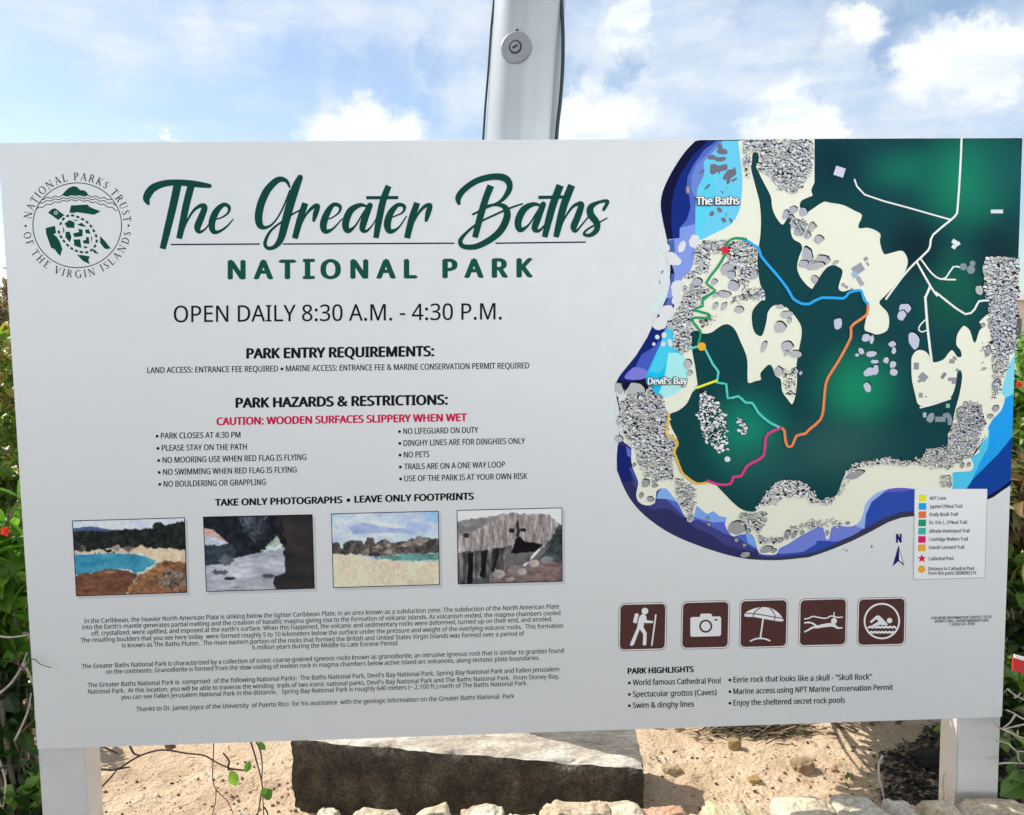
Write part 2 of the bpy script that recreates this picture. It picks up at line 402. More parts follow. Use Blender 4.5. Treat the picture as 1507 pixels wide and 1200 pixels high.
text_part('x', [('CAUTION: WOODEN SURFACES SLIPPERY WHEN WET', 318.6, 625.9, 687.6, 619.9, 10.9, (196,30,82), .08)]).build('caution_lettering', INK, sign)
text_part('x', [(a, b, c, d, e, 8.5, BLACK, .03, 7.7) for a, b, c, d, e in (
    ('• PARK CLOSES AT 4:30 PM', 229, 645.8, 354, 644.2), ('• PLEASE STAY ON THE PATH', 230.3, 663.7, 363.4, 662), ('• NO MOORING USE WHEN RED FLAG IS FLYING', 231.5, 681.6, 451, 677.2),
    ('• NO SWIMMING WHEN RED FLAG IS FLYING', 232.2, 699.1, 436.7, 695.6), ('• NO BOULDERING OR GRAPPLING', 233, 716.7, 391.2, 713.9), ('• NO LIFEGUARD ON DUTY', 585.8, 639, 703.8, 637.2),
    ('• DINGHY LINES ARE FOR DINGHIES ONLY', 586.2, 656.5, 772.8, 653.3), ('• NO PETS', 586.6, 673.7, 632, 672.9), ('• TRAILS ARE ON A ONE WAY LOOP', 587, 691.2, 743.2, 688), ('• USE OF THE PARK IS AT YOUR OWN RISK', 587.4, 708.7, 776.2, 705))]).build('rules_lettering', INK, sign)
p = text_part('x', [('TAKE ONLY PHOTOGRAPHS', 316.2, 744.8, 504, 740.6, 9.8, BLACK, .085), ('LEAVE ONLY FOOTPRINTS', 521.5, 740, 697.6, 735.4, 9.8, BLACK, .085)])
p.disc(512.8, 736.4, 2.9, BLACK, 2, 14); p.build('motto_lettering', INK, sign)
GEO = [("In the Caribbean, the heavier North American Plate is sinking below the lighter Caribbean Plate, in an area known as a subduction zone. The subduction of the North American Plate", 123.8,917.4,822.7,895.7),
 ("into the Earth's mantle generates partial melting and the creation of basaltic magma giving rise to the formation of volcanic islands. As volcanism ended, the magma chambers cooled", 121.3,926.5,824.7,905.3),
 ("off, crystalized, were uplified, and exposed at the earth's surface. When this happened, the volcanic and sedimentary rocks were deformed, turned up on their end, and eroded.", 134.4,935.6,813,914.4),
 ("The resulting boulders that you see here today  were formed roughly 5 to 10 kilometers below the surface under the pressure and weight of the overlying volcanic rocks.  This formation", 118.7,945.6,828.8,924),
 ("is known as The Baths Pluton.  The main eastern portion of the rocks that formed the British and United States Virgin Islands was formed over a period of", 179.8,953.2,771.8,935.6),
 ("6 million years during the Middle to Late Eocene Period.", 371.4,956.2,586.7,949.7),
 ("The Greater Baths National Park is characterized by a collection of iconic coarse-grained igneous rocks known as granodiorite; an intrusive igneous rock that is similar to granites found", 120.3,984,829.8,960.8),
 ("on the continents. Granodiorite is formed from the slow cooling of molten rock in magma chambers below active island arc volcanoes, along tectonic plate boundaries.", 156,992,794.5,971.4),
 ("The Greater Baths National Park is  comprised  of the following National Parks:  The Baths National Park, Devil's Bay National Park, Spring Bay National Park and Fallen Jerusalem", 128.8,1011.7,822.7,988),
 ("National Park.  At this location, you will be able to traverse the winding  trails of two iconic national parks, Devil's Bay National Park and The Baths National Park.  From Stoney Bay,", 129.8,1021.3,822.7,998.6),
 ("you can see Fallen Jerusalem National Park in the distance.   Spring Bay National Park is roughly 640 meters (~ 2,100 ft.) north of The Baths National Park.", 178.2,1029.4,776.3,1008.7),
 ("Thanks to Dr. James Joyce of the University  of Puerto Rico  for his assistance  with the geologic information on the Greater Baths National  Park", 200.4,1047,756.7,1027.8)]
text_part('x', GEO, cap=6.5, bold=.02, col=(34,36,42)).build('geology_lettering', INK, sign)
text_part('x', [('PARK HIGHLIGHTS', 923.5, 991.9, 1021, 989.2, 8.2, BLACK, .08)] + [(a, b, c, d, e, 8.2, BLACK, .03, 7.2) for a, b, c, d, e in (
    ('• World famous Cathedral Pool', 924, 1008.7, 1060.4, 1005.9), ('• Spectacular grottos (Caves)', 924, 1025.8, 1054.6, 1023), ('• Swim & dinghy lines', 924, 1042.3, 1021.4, 1040.2),
    ('• Eerie rock that looks like a skull - "Skull Rock"', 1072, 1004.6, 1282.8, 1000.1), ('• Marine access using NPT Marine Conservation Permit', 1072, 1021.7, 1314.2, 1015.5), ('• Enjoy the sheltered secret rock pools', 1072, 1038.6, 1243.5, 1034.4))]).build('highlights_lettering', INK, sign)
p = text_part('x', [('FOR MORE INFORMATION CONTACT US AT', 1370.5, 911.9, 1460, 909.9, 3.9, BLACK, .03), ('BVINPT.ORG', 1375.8, 916.6, 1403, 916, 3.8, BLACK, .03), ('BVINPT@BVINPT.ORG', 1408, 916, 1454.8, 915, 3.8, BLACK, .03), ('1 (284) 541-3930', 1397, 921, 1434.5, 920.2, 3.8, BLACK, .03)])
p.disc(1405.5, 914.4, .9, BLACK, 2, 10); p.build('contact_lettering', INK, sign)

# --- round emblem
def emblem():
    p = Print(); DG = (8, 70, 58); LT = (214, 218, 220)
    cx, cy = EM((718,580))[0]; rx, ry = 412/6.314, 394/6.314
    p.ring(cx, cy, rx, 1.35, (40,48,56), 1, ry=ry, n=96)
    p.poly(EM((575,300),(600,268),(640,232),(680,216),(715,222),(745,252),(785,255),(808,275),(825,305),(760,304),(700,300),(630,306)), DG, 1)
    for y0, xa, xb, dr in ((302, 392, 1040, 50), (325, 352, 1075, 62), (347, 332, 1088, 86)):
        pts = []
        for i in range(61):
            t = i/60; x = xa+(xb-xa)*t; yy = y0+dr*((x-700)/370)**2+7*math.sin(x/47*2*math.pi*.62)
            pts.append((x, yy))
        p.stroke(EM(*pts), (40,48,56), 1.5, w=1.25, straight=True, round_=False, rise=0)
    for poly in ([(445,465),(478,432),(510,421),(540,440),(560,458),(598,484),(565,512),(540,530),(500,500),(465,475)],
        [(660,395),(815,387),(828,405),(870,425),(937,450),(875,482),(790,470),(712,458),(690,466),(645,462)],
        [(425,606),(510,584),(522,650),(498,662),(530,690),(555,730),(580,800),(560,866),(530,835),(510,805),(492,795),(475,790),(450,720),(430,660)],
        [(930,678),(975,725),(1030,795),(985,802),(965,790),(930,742)], [(855,798),(890,815),(920,848),(875,836)], [(715,853),(770,858),(836,870),(822,900),(832,942),(770,910)],
        [(600,565),(645,530),(692,552),(692,605),(625,602)], [(583,588),(600,630),(588,655)], [(610,640),(648,640),(665,690),(648,740),(608,690)], [(678,655),(735,642),(728,612),(770,622),(765,682),(690,690)],
        [(685,712),(745,710),(757,792),(690,768)], [(770,722),(800,716),(800,688),(825,690),(832,752),(778,750)], [(718,572),(760,556),(802,596),(750,588)], [(790,622),(825,615),(842,660),(798,655)],
        [(680,525),(732,536),(700,542)], [(846,678),(857,690),(850,747)], [(778,770),(822,785),(785,796)]):
        p.poly(EM(*poly), DG, 1.8)
    p.ring(*EM((520,465))[0], 2.2, 1.0, LT, 3, n=20)
    ring = crom([(548,605),(595,515),(660,488),(740,510),(830,570),(890,670),(898,730),(872,790),(820,828),(760,830),(695,812),(640,775),(585,715),(552,655)], 20, True)
    acc = 0; last = ring[0]; k = 0
    for a, b in zip(ring, ring[1:]+ring[:1]):
        d = math.dist(a, b); acc += d
        if acc >= 47:
            acc = 0; ang = math.atan2(b[1]-a[1], b[0]-a[0]); c_, s_ = math.cos(ang), math.sin(ang)
            p.poly(EM(*[(a[0]+u*c_-w*s_, a[1]+u*s_+w*c_) for u, w in ((-15,-10),(15,-10),(15,10),(-15,10))]), DG, 2)
    # serif capitals set round the ring: strokes in a unit box (x right, y up, width)
    tk, tn = .15, .065
    def arc(cx_, cy_, rx_, ry_, a0, a1, wv=True, n=10):
        return [(cx_+rx_*math.cos(math.radians(a0+(a1-a0)*i/n)), cy_+ry_*math.sin(math.radians(a0+(a1-a0)*i/n)), tn+(tk-tn)*abs(math.cos(math.radians(a0+(a1-a0)*i/n)))) for i in range(n+1)]
    sf = lambda x, y, h=.14: [(x-h, y, .06), (x+h, y, .06)]
    I = lambda x: [[(x,0,tk),(x,1,tk)], sf(x,.03), sf(x,.97)]
    GL = {'N': (.85, [[(.12,0,tn),(.12,1,tn)], [(.12,1,tk),(.73,0,tk)], [(.73,0,tn),(.73,1,tn)], sf(.12,.03), sf(.73,.97), sf(.1,.97,.1)]),
      'A': (.8, [[(.1,0,tn),(.4,1,tn)], [(.4,1,tk),(.7,0,tk)], [(.2,.35,tn),(.6,.35,tn)], sf(.1,.03,.1), sf(.7,.03)]),
      'T': (.72, I(.36)[:2] + [[(.02,.96,.08),(.7,.96,.08)], [(.03,1,.05),(.03,.78,.05)], [(.69,1,.05),(.69,.78,.05)]]),
      'I': (.38, I(.19)), 'O': (.88, [arc(.44,.5,.36,.48,0,360,n=24)]),
      'L': (.66, I(.18) + [[(.18,.04,.07),(.62,.04,.07)], [(.61,0,.05),(.61,.22,.05)]]),
      'P': (.64, I(.18) + [[(.18,.97,tn),(.36,.97,tn)] , arc(.34,.73,.22,.24,90,-90), [(.18,.49,tn),(.36,.49,tn)]]),
      'R': (.76, I(.18) + [[(.18,.97,tn),(.36,.97,tn)], arc(.34,.74,.2,.23,90,-90), [(.18,.51,tn),(.36,.51,tn)], [(.38,.5,tk),(.7,.02,tk)]]),
      'K': (.8, I(.18) + [[(.22,.45,tn),(.66,.97,tn)], [(.34,.55,tk),(.72,.02,tk)], sf(.66,.97,.1)]),
      'S': (.56, [[(.48,.8,tn),(.38,.95,tn),(.2,.93,.1),(.1,.76,tk),(.22,.58,tk),(.42,.4,tk),(.46,.2,tk),(.32,.04,.09),(.14,.06,tn),(.06,.24,tn)]]),
      'U': (.82, [[(.16,1,tk),(.16,.3,tk),(.26,.07,.1),(.44,.03,tn),(.6,.1,tn),(.66,.3,tn),(.66,1,tn)], sf(.16,.97), sf(.66,.97,.1)]),
      'F': (.62, I(.18) + [[(.18,.96,.07),(.58,.96,.07)], [(.57,1,.05),(.57,.78,.05)], [(.18,.52,tn),(.44,.52,tn)]]),
      'H': (.86, I(.18) + I(.68) + [[(.18,.5,tn),(.68,.5,tn)]]),
      'E': (.66, I(.18) + [[(.18,.96,.07),(.58,.96,.07)], [(.18,.04,.07),(.61,.04,.07)], [(.18,.52,tn),(.45,.52,tn)], [(.57,1,.05),(.57,.8,.05)], [(.6,0,.05),(.6,.2,.05)]]),
      'V': (.78, [[(.08,1,tk),(.39,0,tk)], [(.39,0,tn),(.7,1,tn)], sf(.08,.97), sf(.7,.97,.1)]),
      'G': (.86, [arc(.46,.5,.38,.48,50,320,n=18), [(.72,.02,tk),(.72,.42,tk)], sf(.72,.42)]),
      'D': (.84, I(.18) + [[(.18,.97,tn),(.34,.97,tn)], arc(.34,.5,.42,.47,90,-90), [(.18,.03,tn),(.34,.03,tn)]]), ' ': (.42, [])}
    def ringtext(txt, a0, a1, r, cap, top):
        adv = [GL[c][0]*cap for c in txt]; tot = sum(adv); pos = 0
        for c, w in zip(txt, adv):
            th = a0+(a1-a0)*(pos+w/2)/tot; pos += w; t = math.radians(th)
            ox, oy = 718+r[0]*math.cos(t), 580-r[1]*math.sin(t)
            nx, ny = math.cos(t), -math.sin(t)               # outward in picture coords
            if not top: nx, ny = -nx, -ny
            tx, ty = -ny, nx                                  # reading direction
            for st in GL[c][1]:
                q = []
                for x, y, ww in st:
                    uu, vv = (x*cap-w/2), y*cap
                    q.append((ox+tx*uu+nx*vv, oy+ty*uu+ny*vv, ww*cap))
                p.stroke(EM(*q), (40,46,54), 1+random.random()*.9, straight=True, round_=False, rise=.2)
    ringtext('NATIONAL PARKS TRUST', 173, 3, (432, 418), 72, True)
    ringtext('OF THE VIRGIN ISLANDS', 186.5, 353.5, (507, 488), 70, False)
    for x, y in ((238,586),(1194,583)): p.disc(*EM((x,y))[0], 1.7, (40,46,54), 1, 14)
    p.build('round_emblem', INK, sign)
emblem()

# --- trail map
def edge_x(y): return 1504.3-(y-202)*.0334
def forest_material():
    m, nt, b = mat('printed_forest'); N = nt.nodes; L = nt.links
    geo = N.new('ShaderNodeTexCoord'); cur = None
    def rgb(c): return (*ink(c), 1)
    base = N.new('ShaderNodeRGB'); base.outputs[0].default_value = rgb((6,62,66)); cur = base.outputs[0]
    blobs = [((1420,265),90,(14,122,92),1,1.0), ((1330,250),70,(12,108,88),.8,.6), ((1480,250),70,(13,86,84),.6,1), ((1098,638),75,(12,128,104),1,1.0), ((1262,572),80,(16,128,94),1,1.0), ((1405,420),55,(10,92,72),.8,1.4),
             ((1345,365),60,(2,32,40),.95,1), ((1225,240),55,(2,44,58),.9,1.3), ((1470,375),60,(3,40,46),.9,1), ((1230,660),120,(42,86,84),.9,.55), ((1120,690),90,(30,86,84),.7,.7), ((1390,450),50,(6,78,62),.6,1), ((1400,610),60,(4,58,60),.6,1)]
    for (px, py), r, c, amt, sy in blobs:
        w = S(px, py, 0) - ORG[sign.name]; rr = r/600
        sub = N.new('ShaderNodeVectorMath'); sub.operation = 'SUBTRACT'; L.new(geo.outputs['Object'], sub.inputs[0]); sub.inputs[1].default_value = w
        ml = N.new('ShaderNodeVectorMath'); ml.operation = 'MULTIPLY'; L.new(sub.outputs[0], ml.inputs[0]); ml.inputs[1].default_value = (1, 0, 1/sy)
        ln = N.new('ShaderNodeVectorMath'); ln.operation = 'LENGTH'; L.new(ml.outputs[0], ln.inputs[0])
        mr = N.new('ShaderNodeMapRange'); mr.interpolation_type = 'SMOOTHSTEP'; L.new(ln.outputs['Value'], mr.inputs[0])
        for i, x in enumerate((rr*1.15, 0, 0, amt)): mr.inputs[i+1].default_value = x
        mx = N.new('ShaderNodeMix'); mx.data_type = 'RGBA'; L.new(mr.outputs[0], mx.inputs[0]); L.new(cur, mx.inputs[6]); mx.inputs[7].default_value = rgb(c); cur = mx.outputs[2]
    L.new(cur, b.inputs['Base Color']); b.inputs['Roughness'].default_value = .5; b.inputs['Metallic'].default_value = .55; b.inputs['Specular IOR Level'].default_value = .2
    return m

def trail_map():
    tm = Print()
    right = [(edge_x(y), y) for y in (715, 600, 450, 320, 203.4)]
    top = [(1400, 203.8), (1200, 204.8), (1030, 206.4)]
    outer = crom(A((640,85),(560,170),(470,310),(410,440),(395,540),(410,650),(440,790),(462,960),(460,1060))+C((470,0),(440,30),(400,120),(360,190),(300,320),(220,450),(130,560),(90,620),(75,690),(95,800),(110,900),(95,1070))+E_((85,150),(90,250),(120,340),(170,440),(240,530),(330,610),(450,690),(600,760),(800,830),(960,870),(1100,885),(1250,885),(1400,870))+F((0,857),(130,815),(300,745),(450,670),(560,610),(650,580),(760,565),(1000,530),(1250,455),(1330,410),(1415,345)), 4)
    tm.poly(outer + right + top, (7,10,52), 1)
    root = tm.build('trail_map', INK, sign)
    # sea bands
    s = Print()
    clos = A((900,775),(1000,400),(900,84))
    s.poly(A((728,84),(620,190),(540,310),(490,430),(472,540),(470,660),(480,775))+clos, (12,40,122), 2)
    s.poly(A((790,84),(700,150),(625,255),(585,340),(578,420),(598,480),(605,560),(580,640),(530,700),(525,775))+clos, (80,102,186), 3)
    s.poly(A((815,84),(720,180),(650,250),(615,330),(610,420),(640,500),(645,600),(630,700))+clos, (104,130,200), 3.3)
    s.poly(A((530,700),(640,670),(700,780),(700,900),(640,1010),(570,1050),(520,1110),(470,1195),(436,1195),(470,1060),(492,1020),(450,870),(490,870),(440,780),(530,770)), (126,148,214), 3.6)
    s.poly(A((450,790),(490,780),(495,870),(450,870)), (72,98,160), 3.8); s.poly(A((470,1025),(495,1020),(480,1120),(460,1110)), (74,92,160), 3.8)
    s.poly(A((838,84),(780,150),(700,230),(700,330),(655,420),(640,560),(640,780),(690,790))+A((900,775),(1000,400),(950,84)), (104,196,236), 4)
    s.poly(A((725,320),(640,540),(640,790),(690,790),(690,690),(722,650),(700,600),(770,560),(780,470),(760,330)), (88,200,250), 4.3)
    # Devil's Bay
    s.poly(C((470,0),(440,30),(400,120),(350,210),(300,320),(220,450),(130,560),(90,620),(200,640),(320,500),(420,330),(500,240),(560,0)), (10,32,110), 2)
    s.poly(C((470,0),(450,40),(410,120),(420,150),(470,100),(560,30),(560,0)), (86,104,178), 2.6)
    s.poly(C((330,400),(260,440),(220,520),(215,560),(300,600),(400,420),(450,250),(430,240),(400,330)), (66,88,180), 3)
    s.poly(C((215,530),(170,560),(140,610),(240,620),(320,590),(290,550)), (120,120,205), 3.2, 3)
    s.poly(C((430,270),(400,350),(330,500),(290,590),(290,640),(340,720),(420,745),(600,745),(620,500),(500,400),(500,270)), (24,184,248), 3.6)
    s.poly(C((440,250),(410,300),(400,360),(330,520),(310,560),(390,570),(450,480),(500,430),(500,270)), (70,196,250), 3.8)
    s.poly(C((450,430),(430,560),(410,640),(380,720),(420,748),(500,730),(560,660),(600,560),(570,470),(520,430)), (164,224,248), 4)
    # south-west bands
    s.poly(C((95,1070),(85,1150))+E_((85,250),(120,340),(170,440),(240,530),(330,610),(450,690),(600,760),(800,830),(960,868),(1100,884),(1250,880),(1200,700),(900,500),(300,300),(220,0)), (46,48,94), 2)
    s.poly(E_((90,75),(86,150),(92,250),(125,330),(190,330),(180,180),(140,80)), (16,32,104), 2.4)
    s.poly(E_((190,330),(250,420),(265,470),(330,530),(420,520),(470,530),(560,600),(640,660),(760,710),(850,780),(905,795),(1060,830),(1000,640),(500,400),(250,320)), (64,64,128), 2.8)
    s.poly(E_((170,230),(205,310),(235,360),(225,300),(200,240)), (66,84,160), 3); s.poly(E_((150,80),(160,150),(190,160),(200,120)), (92,108,200), 3)
    s.poly(E_((360,450),(420,450),(470,490),(560,575),(610,615),(660,600),(740,640),(830,690),(960,740),(1030,790),(1080,820),(1100,640),(700,400),(400,380)), (84,102,192), 3.2)
    s.poly(E_((365,450),(380,400),(410,375),(450,385),(500,450),(520,480),(450,455)), (128,172,234), 3.6)
    s.poly(E_((630,580),(640,500),(700,480),(880,560),(870,615),(760,620),(690,600)), (120,162,228), 3.6); s.poly(E_((990,690),(1060,720),(1075,800),(1010,765)), (120,162,228), 3.6)
    # south-east bands
    s.poly(E_((1100,862),(1250,862),(1400,845),(1488,828))+F((130,788),(300,708),(520,588),(640,543),(760,528),(760,300),(300,500),(0,600))+E_((1200,700)), (44,74,164), 2.2)
    s.poly(E_((1080,850),(1200,838),(1260,842),(1400,828),(1488,775))+F((60,740),(200,748),(340,692),(385,650),(400,560),(300,500),(0,600))+E_((1250,700)), (112,126,206), 2.6)
    s.poly(F((390,660),(400,560),(440,470),(520,408),(600,376),(650,368),(400,400),(340,560),(330,640)), (146,176,234), 2.8)
    s.poly(F((150,660),(165,630),(210,615),(290,640),(345,620),(300,560),(100,600),(110,650)), (140,180,234), 2.9)
    s.poly(F((520,402),(590,362),(690,372),(760,355),(800,380),(740,384),(620,400)), (100,90,186), 3)
    s.poly(E_((940,862),(1100,862),(1250,862),(1400,845),(1488,828))+F((130,788),(300,708),(520,588),(640,543),(760,528),(760,567),(650,580),(560,610),(450,670),(300,745),(130,815),(0,857))+E_((1400,870),(1250,885),(1100,885),(960,870)), (54,56,78), 3.2)
    # east
    s.poly(D((1100,1188),(1150,950),(1230,800),(1260,560),(1300,300))+[(edge_x(520), 520), (edge_x(650), 650), (edge_x(715), 715)]+F((1250,455),(980,400),(980,250)), (26,152,238), 2.2)
    s.poly(D((1300,300),(1280,540),(1300,690),(1370,745))+[(edge_x(590), 580), (edge_x(560), 545), (edge_x(520), 512)], (124,204,238), 2.6)
    s.poly(F((980,260),(1000,382),(1110,380),(1150,300),(1200,190),(1255,90),(1268,-40),(1180,0),(1100,200)), (76,190,250), 2.6)
    s.poly([(edge_x(648), 643)]+F((1395,50),(1330,130),(1230,230),(1150,310),(1100,382),(1120,450),(1250,456),(1330,410))+[(edge_x(712), 713)], (10,62,146), 3)
    s.poly(F((1225,470),(1250,432),(1330,382),(1420,318),(1418,345),(1330,410),(1250,455)), (6,14,44), 3.4)
    s.build('sea_colouring', INK, root)
    # pale ghost shapes off the west shore
    g = Print()
    for x, y, rx, ry, a in ((395,840,42,50,.2), (400,960,24,60,.1), (365,1100,30,40,0), (420,1050,34,60,.3)): g.disc(*A((x,y))[0], rx/4.8, (206,214,217), 1.5, 18, ry/4.8, a, .12)
    for x, y, rx, ry in ((400,40,34,42), (355,110,34,44), (50,860,20,30)): g.disc(*C((x,y))[0], rx/4.8, (204,216,214), 1.5, 18, ry/4.8, .2, .1)
    g.build('pale_shallows', INK, root)
    # sand
    sd = Print(); SAND = (227,223,205)
    west = crom(A((945,84),(960,200),(975,350),(970,480),(950,590),(890,680),(800,730),(690,785),(650,800),(640,900),(610,1000),(560,1040),(540,1100),(500,1190))+C((500,60),(490,130),(480,230),(490,300),(490,380),(540,430),(575,480),(600,560),(570,640),(530,700),(480,735),(420,748),(370,735),(330,690),(290,690),(220,640),(150,700),(120,800),(110,900),(110,1000),(140,1060),(190,1100))+E_((190,160),(200,230),(230,300),(240,350),(225,420),(240,470),(290,495),(350,480),(360,400),(400,375),(440,380),(480,430),(520,480),(560,560),(590,610),(620,600),(640,510),(660,505),(700,540),(730,555),(765,535),(810,570),(865,585),(850,630),(880,690),(910,715),(960,700),(1040,700),(1070,760),(1090,830),(1150,845),(1210,840),(1230,800),(1290,770),(1350,730),(1420,690),(1488,655))+F((60,640),(105,650),(120,720),(140,725),(155,650),(210,632),(280,640),(340,620),(375,560),(390,490),(430,440),(480,400),(560,375),(640,367),(740,375),(900,400),(1000,378),(1000,270),(1050,255),(1130,250),(1150,210),(1130,160),(1190,120),(1180,60),(1240,10))+D((1130,1160),(1180,1110),(1190,1060),(1250,1010),(1250,950),(1290,880),(1340,830),(1370,740),(1340,700),(1370,600),(1400,500),(1440,430)), 4)
    sd.poly(west + [(edge_x(y), y) for y in (518, 450, 382)] + [(1300, 300)] + [(1200, 204.8), (1100, 206)], SAND, 6)
    wl = [(x, y) for x, y in west]
    sd.stroke([(x, y, 1.6) for x, y in wl[::2]], (238,238,236), 5.5, straight=True, round_=False, rise=.3)
    sd.build('sand_colouring', INK, root)
    # forest
    fo = Print()
    gw = A((1060,162),(1045,180),(1040,250),(1035,280),(1070,420),(1095,520),(1105,640),(1100,760),(1085,860),(1080,960),(1100,1100),(1135,1160),(1130,1215))+C((1110,60),(1060,110),(1040,160),(1045,240),(1065,290),(1100,310),(1120,280),(1140,200),(1150,140),(1190,95),(1250,90),(1300,120),(1360,190),(1390,250),(1390,320),(1370,420),(1355,530),(1360,620),(1350,720),(1325,795),(1290,760),(1250,700),(1240,620),(1200,590),(1185,540),(1160,515),(1120,550),(1100,580),(1105,620),(1070,630),(1020,645),(1005,620),(1005,500),(990,430),(955,350),(925,280),(890,240),(850,230),(800,255),(750,290),(690,295),(650,275),(610,285),(615,330),(620,420),(635,500),(650,600),(655,670),(620,710),(580,790),(520,840),(455,872),(475,960),(515,1040),(505,1120))
    gs = E_((500,130),(510,190),(540,260),(590,310),(650,345),(720,325),(780,350),(850,420),(920,490),(980,530),(1060,540),(1090,490),(1140,420),(1220,330),(1330,320),(1400,350),(1440,390),(1488,425))+F((50,440),(100,455),(180,430),(210,380),(240,300),(270,250),(340,200),(470,180),(560,160),(640,185),(720,190),(790,160),(830,100),(960,85))
    ge = D((970,1000),(1000,930),(1020,830),(1050,720),(1070,600),(1060,550),(1042,560),(1035,620),(1015,700),(980,750),(900,770),(800,800),(760,780),(745,730),(720,620),(715,520),(720,450),(760,405),(820,415),(860,470),(880,490),(940,470),(980,420),(1000,405),(1020,420),(1040,450),(1065,450),(1060,410),(1030,370),(1035,300),(1065,250),(1090,235),(1130,270),(1160,355),(1190,270),(1220,240),(1190,210),(1250,150),(1280,90),(1275,0))+B((1230,1100),(1225,1000),(1238,905),(1350,890),(1460,912))
    gn = [(edge_x(380), 380), (edge_x(300), 300), (edge_x(203.4), 203.6), (1400, 203.9), (1290, 204.4), (1198.5, 204.9)]
    gc = B((40,380),(20,430))+A((1470,470),(1440,485),(1390,510),(1380,550),(1410,585))+B((0,575),(100,510),(150,515),(240,530),(320,570),(375,605),(348,690),(420,690),(500,730),(500,790),(525,870),(560,870),(650,850),(690,900),(690,960),(650,1040),(560,1150))+D((560,10),(500,62),(505,92),(550,140),(565,200),(550,270),(480,300),(430,285),(388,265),(395,200),(412,120),(405,70),(375,5))+B((370,1140),(300,1125),(240,1140),(205,1110),(235,1000),(200,965),(165,955),(120,980),(70,1050),(22,1130))+A((1465,1135),(1430,1110),(1380,1050),(1355,980),(1370,900),(1390,850),(1380,810),(1330,780),(1310,720),(1310,640),(1290,635),(1255,680),(1210,630),(1180,560),(1170,480),(1130,400),(1090,320),(1065,265),(1080,250),(1085,200),(1078,168))
    o1 = crom(gw+gs+ge, 3); o2 = crom(gc, 3)
    pts = o1 + gn + o2
    fo.add([S(x, y, 8) for x, y in pts], [list(range(len(pts)))])
    fo.build('forest_colouring', forest_material(), root)
    ed = Print()
    for o in (o1, o2): ed.stroke([(x, y, .9) for x, y in o], (8,34,38), 8.6, straight=True, round_=False, rise=.3)
    ed.build('forest_outline', INK, root)
    # roads
    rd = Print(); RC = (226,226,216)
    for pts, w in ((B((1068,70),(1058,300),(1040,555),(1030,600),(990,640),(870,740),(850,800),(835,850),(740,940),(650,1040),(540,1190)), 3.0), (B((320,355),(390,460),(690,550),(990,635)), 2.4), (B((780,905),(830,975),(870,1020),(920,1050),(1025,1055)), 2.4), (B((920,1050),(960,1040),(1010,965),(1060,970)), 2.3),
        (B((755,930),(850,1100),(900,1170))+D((885,0),(960,60),(1095,155),(1160,120),(1190,65),(1265,60)), 3.0), (B((850,1100),(815,1180))+D((815,40),(830,250),(860,495)), 3.6), (D((815,195),(780,230),(768,260),(790,280),(830,265)), 1.9), (D((780,808),(870,785),(990,745)), 2.6)):
        rd.stroke(crom([(p[0], p[1]) for p in pts], 2), RC, 9.4, w=w, straight=True, rise=.5)
    rd.build('road_lines', INK, root)
    # buildings and big boulders
    bl = Print(); GB = (150,150,158)
    def rect(conv, x, y, w, h, a, col=GB, lay=10):
        c_, s_ = math.cos(R(a)), math.sin(R(a))
        bl.poly(conv(*[(x+u*c_-v*s_, y+u*s_+v*c_) for u, v in ((-w/2,-h/2),(w/2,-h/2),(w/2,h/2),(-w/2,h/2))]), col, lay)
    rect(B,215,300,70,66,18,(200,200,212)); rect(B,1315,578,86,26,0,(206,208,208)); rect(B,1018,790,34,30,30,(212,214,216)); rect(B,1040,805,34,26,-30,(212,214,216),10.3); rect(B,1015,825,30,28,30,(212,214,216),10.6)
    for x, y, r in ((1080,965,25),(1145,942,20),(1133,985,29)): bl.disc(*B((x,y))[0], r/4.754, (128,140,146), 10+r*.01, 18)
    rect(B,345,980,80,60,-32,(150,148,162)); rect(B,320,1020,40,40,-32,(150,178,200),10.3); rect(B,358,1065,30,70,-32,(160,158,168),10.6); rect(B,398,910,30,26,-32); rect(B,412,945,14,30,-32); rect(B,240,1090,20,24,20); rect(B,262,1105,26,20,30); rect(B,300,1118,14,14,10)
    rect(D,752,518,36,48,0,(140,140,146)); rect(D,800,595,56,50,40,(144,144,150)); rect(D,780,620,36,20,-25,(144,144,150),10.3); rect(D,942,585,24,46,38,(130,130,128)); rect(D,1002,485,36,30,0,(142,142,146)); rect(D,1020,462,30,18,40,(142,142,146),10.3); rect(D,1003,610,60,24,0,(146,144,158)); rect(D,1015,628,30,30,0,(146,144,158),10.3); rect(D,1040,548,24,20,45,(140,140,140))
    rect(D,783,722,28,34,0,(150,148,142)); rect(D,818,732,18,10,20,(170,166,150)); rect(D,972,796,26,28,0,(150,176,166)); rect(D,810,860,24,34,0,(160,186,192)); rect(D,920,890,72,36,0,(130,140,148)); bl.stroke(D((940,872,34),(970,862,34),(985,890,30),(985,930,28)), (130,140,148), 10.3, round_=False); bl.poly(D((822,890),(845,850),(872,848),(876,880),(858,912),(835,908)), (140,152,156), 10, 3)
    bl.build('building_marks', INK, root)
    rnd = random.Random(3)
    bo = Print()
    bk = [0]
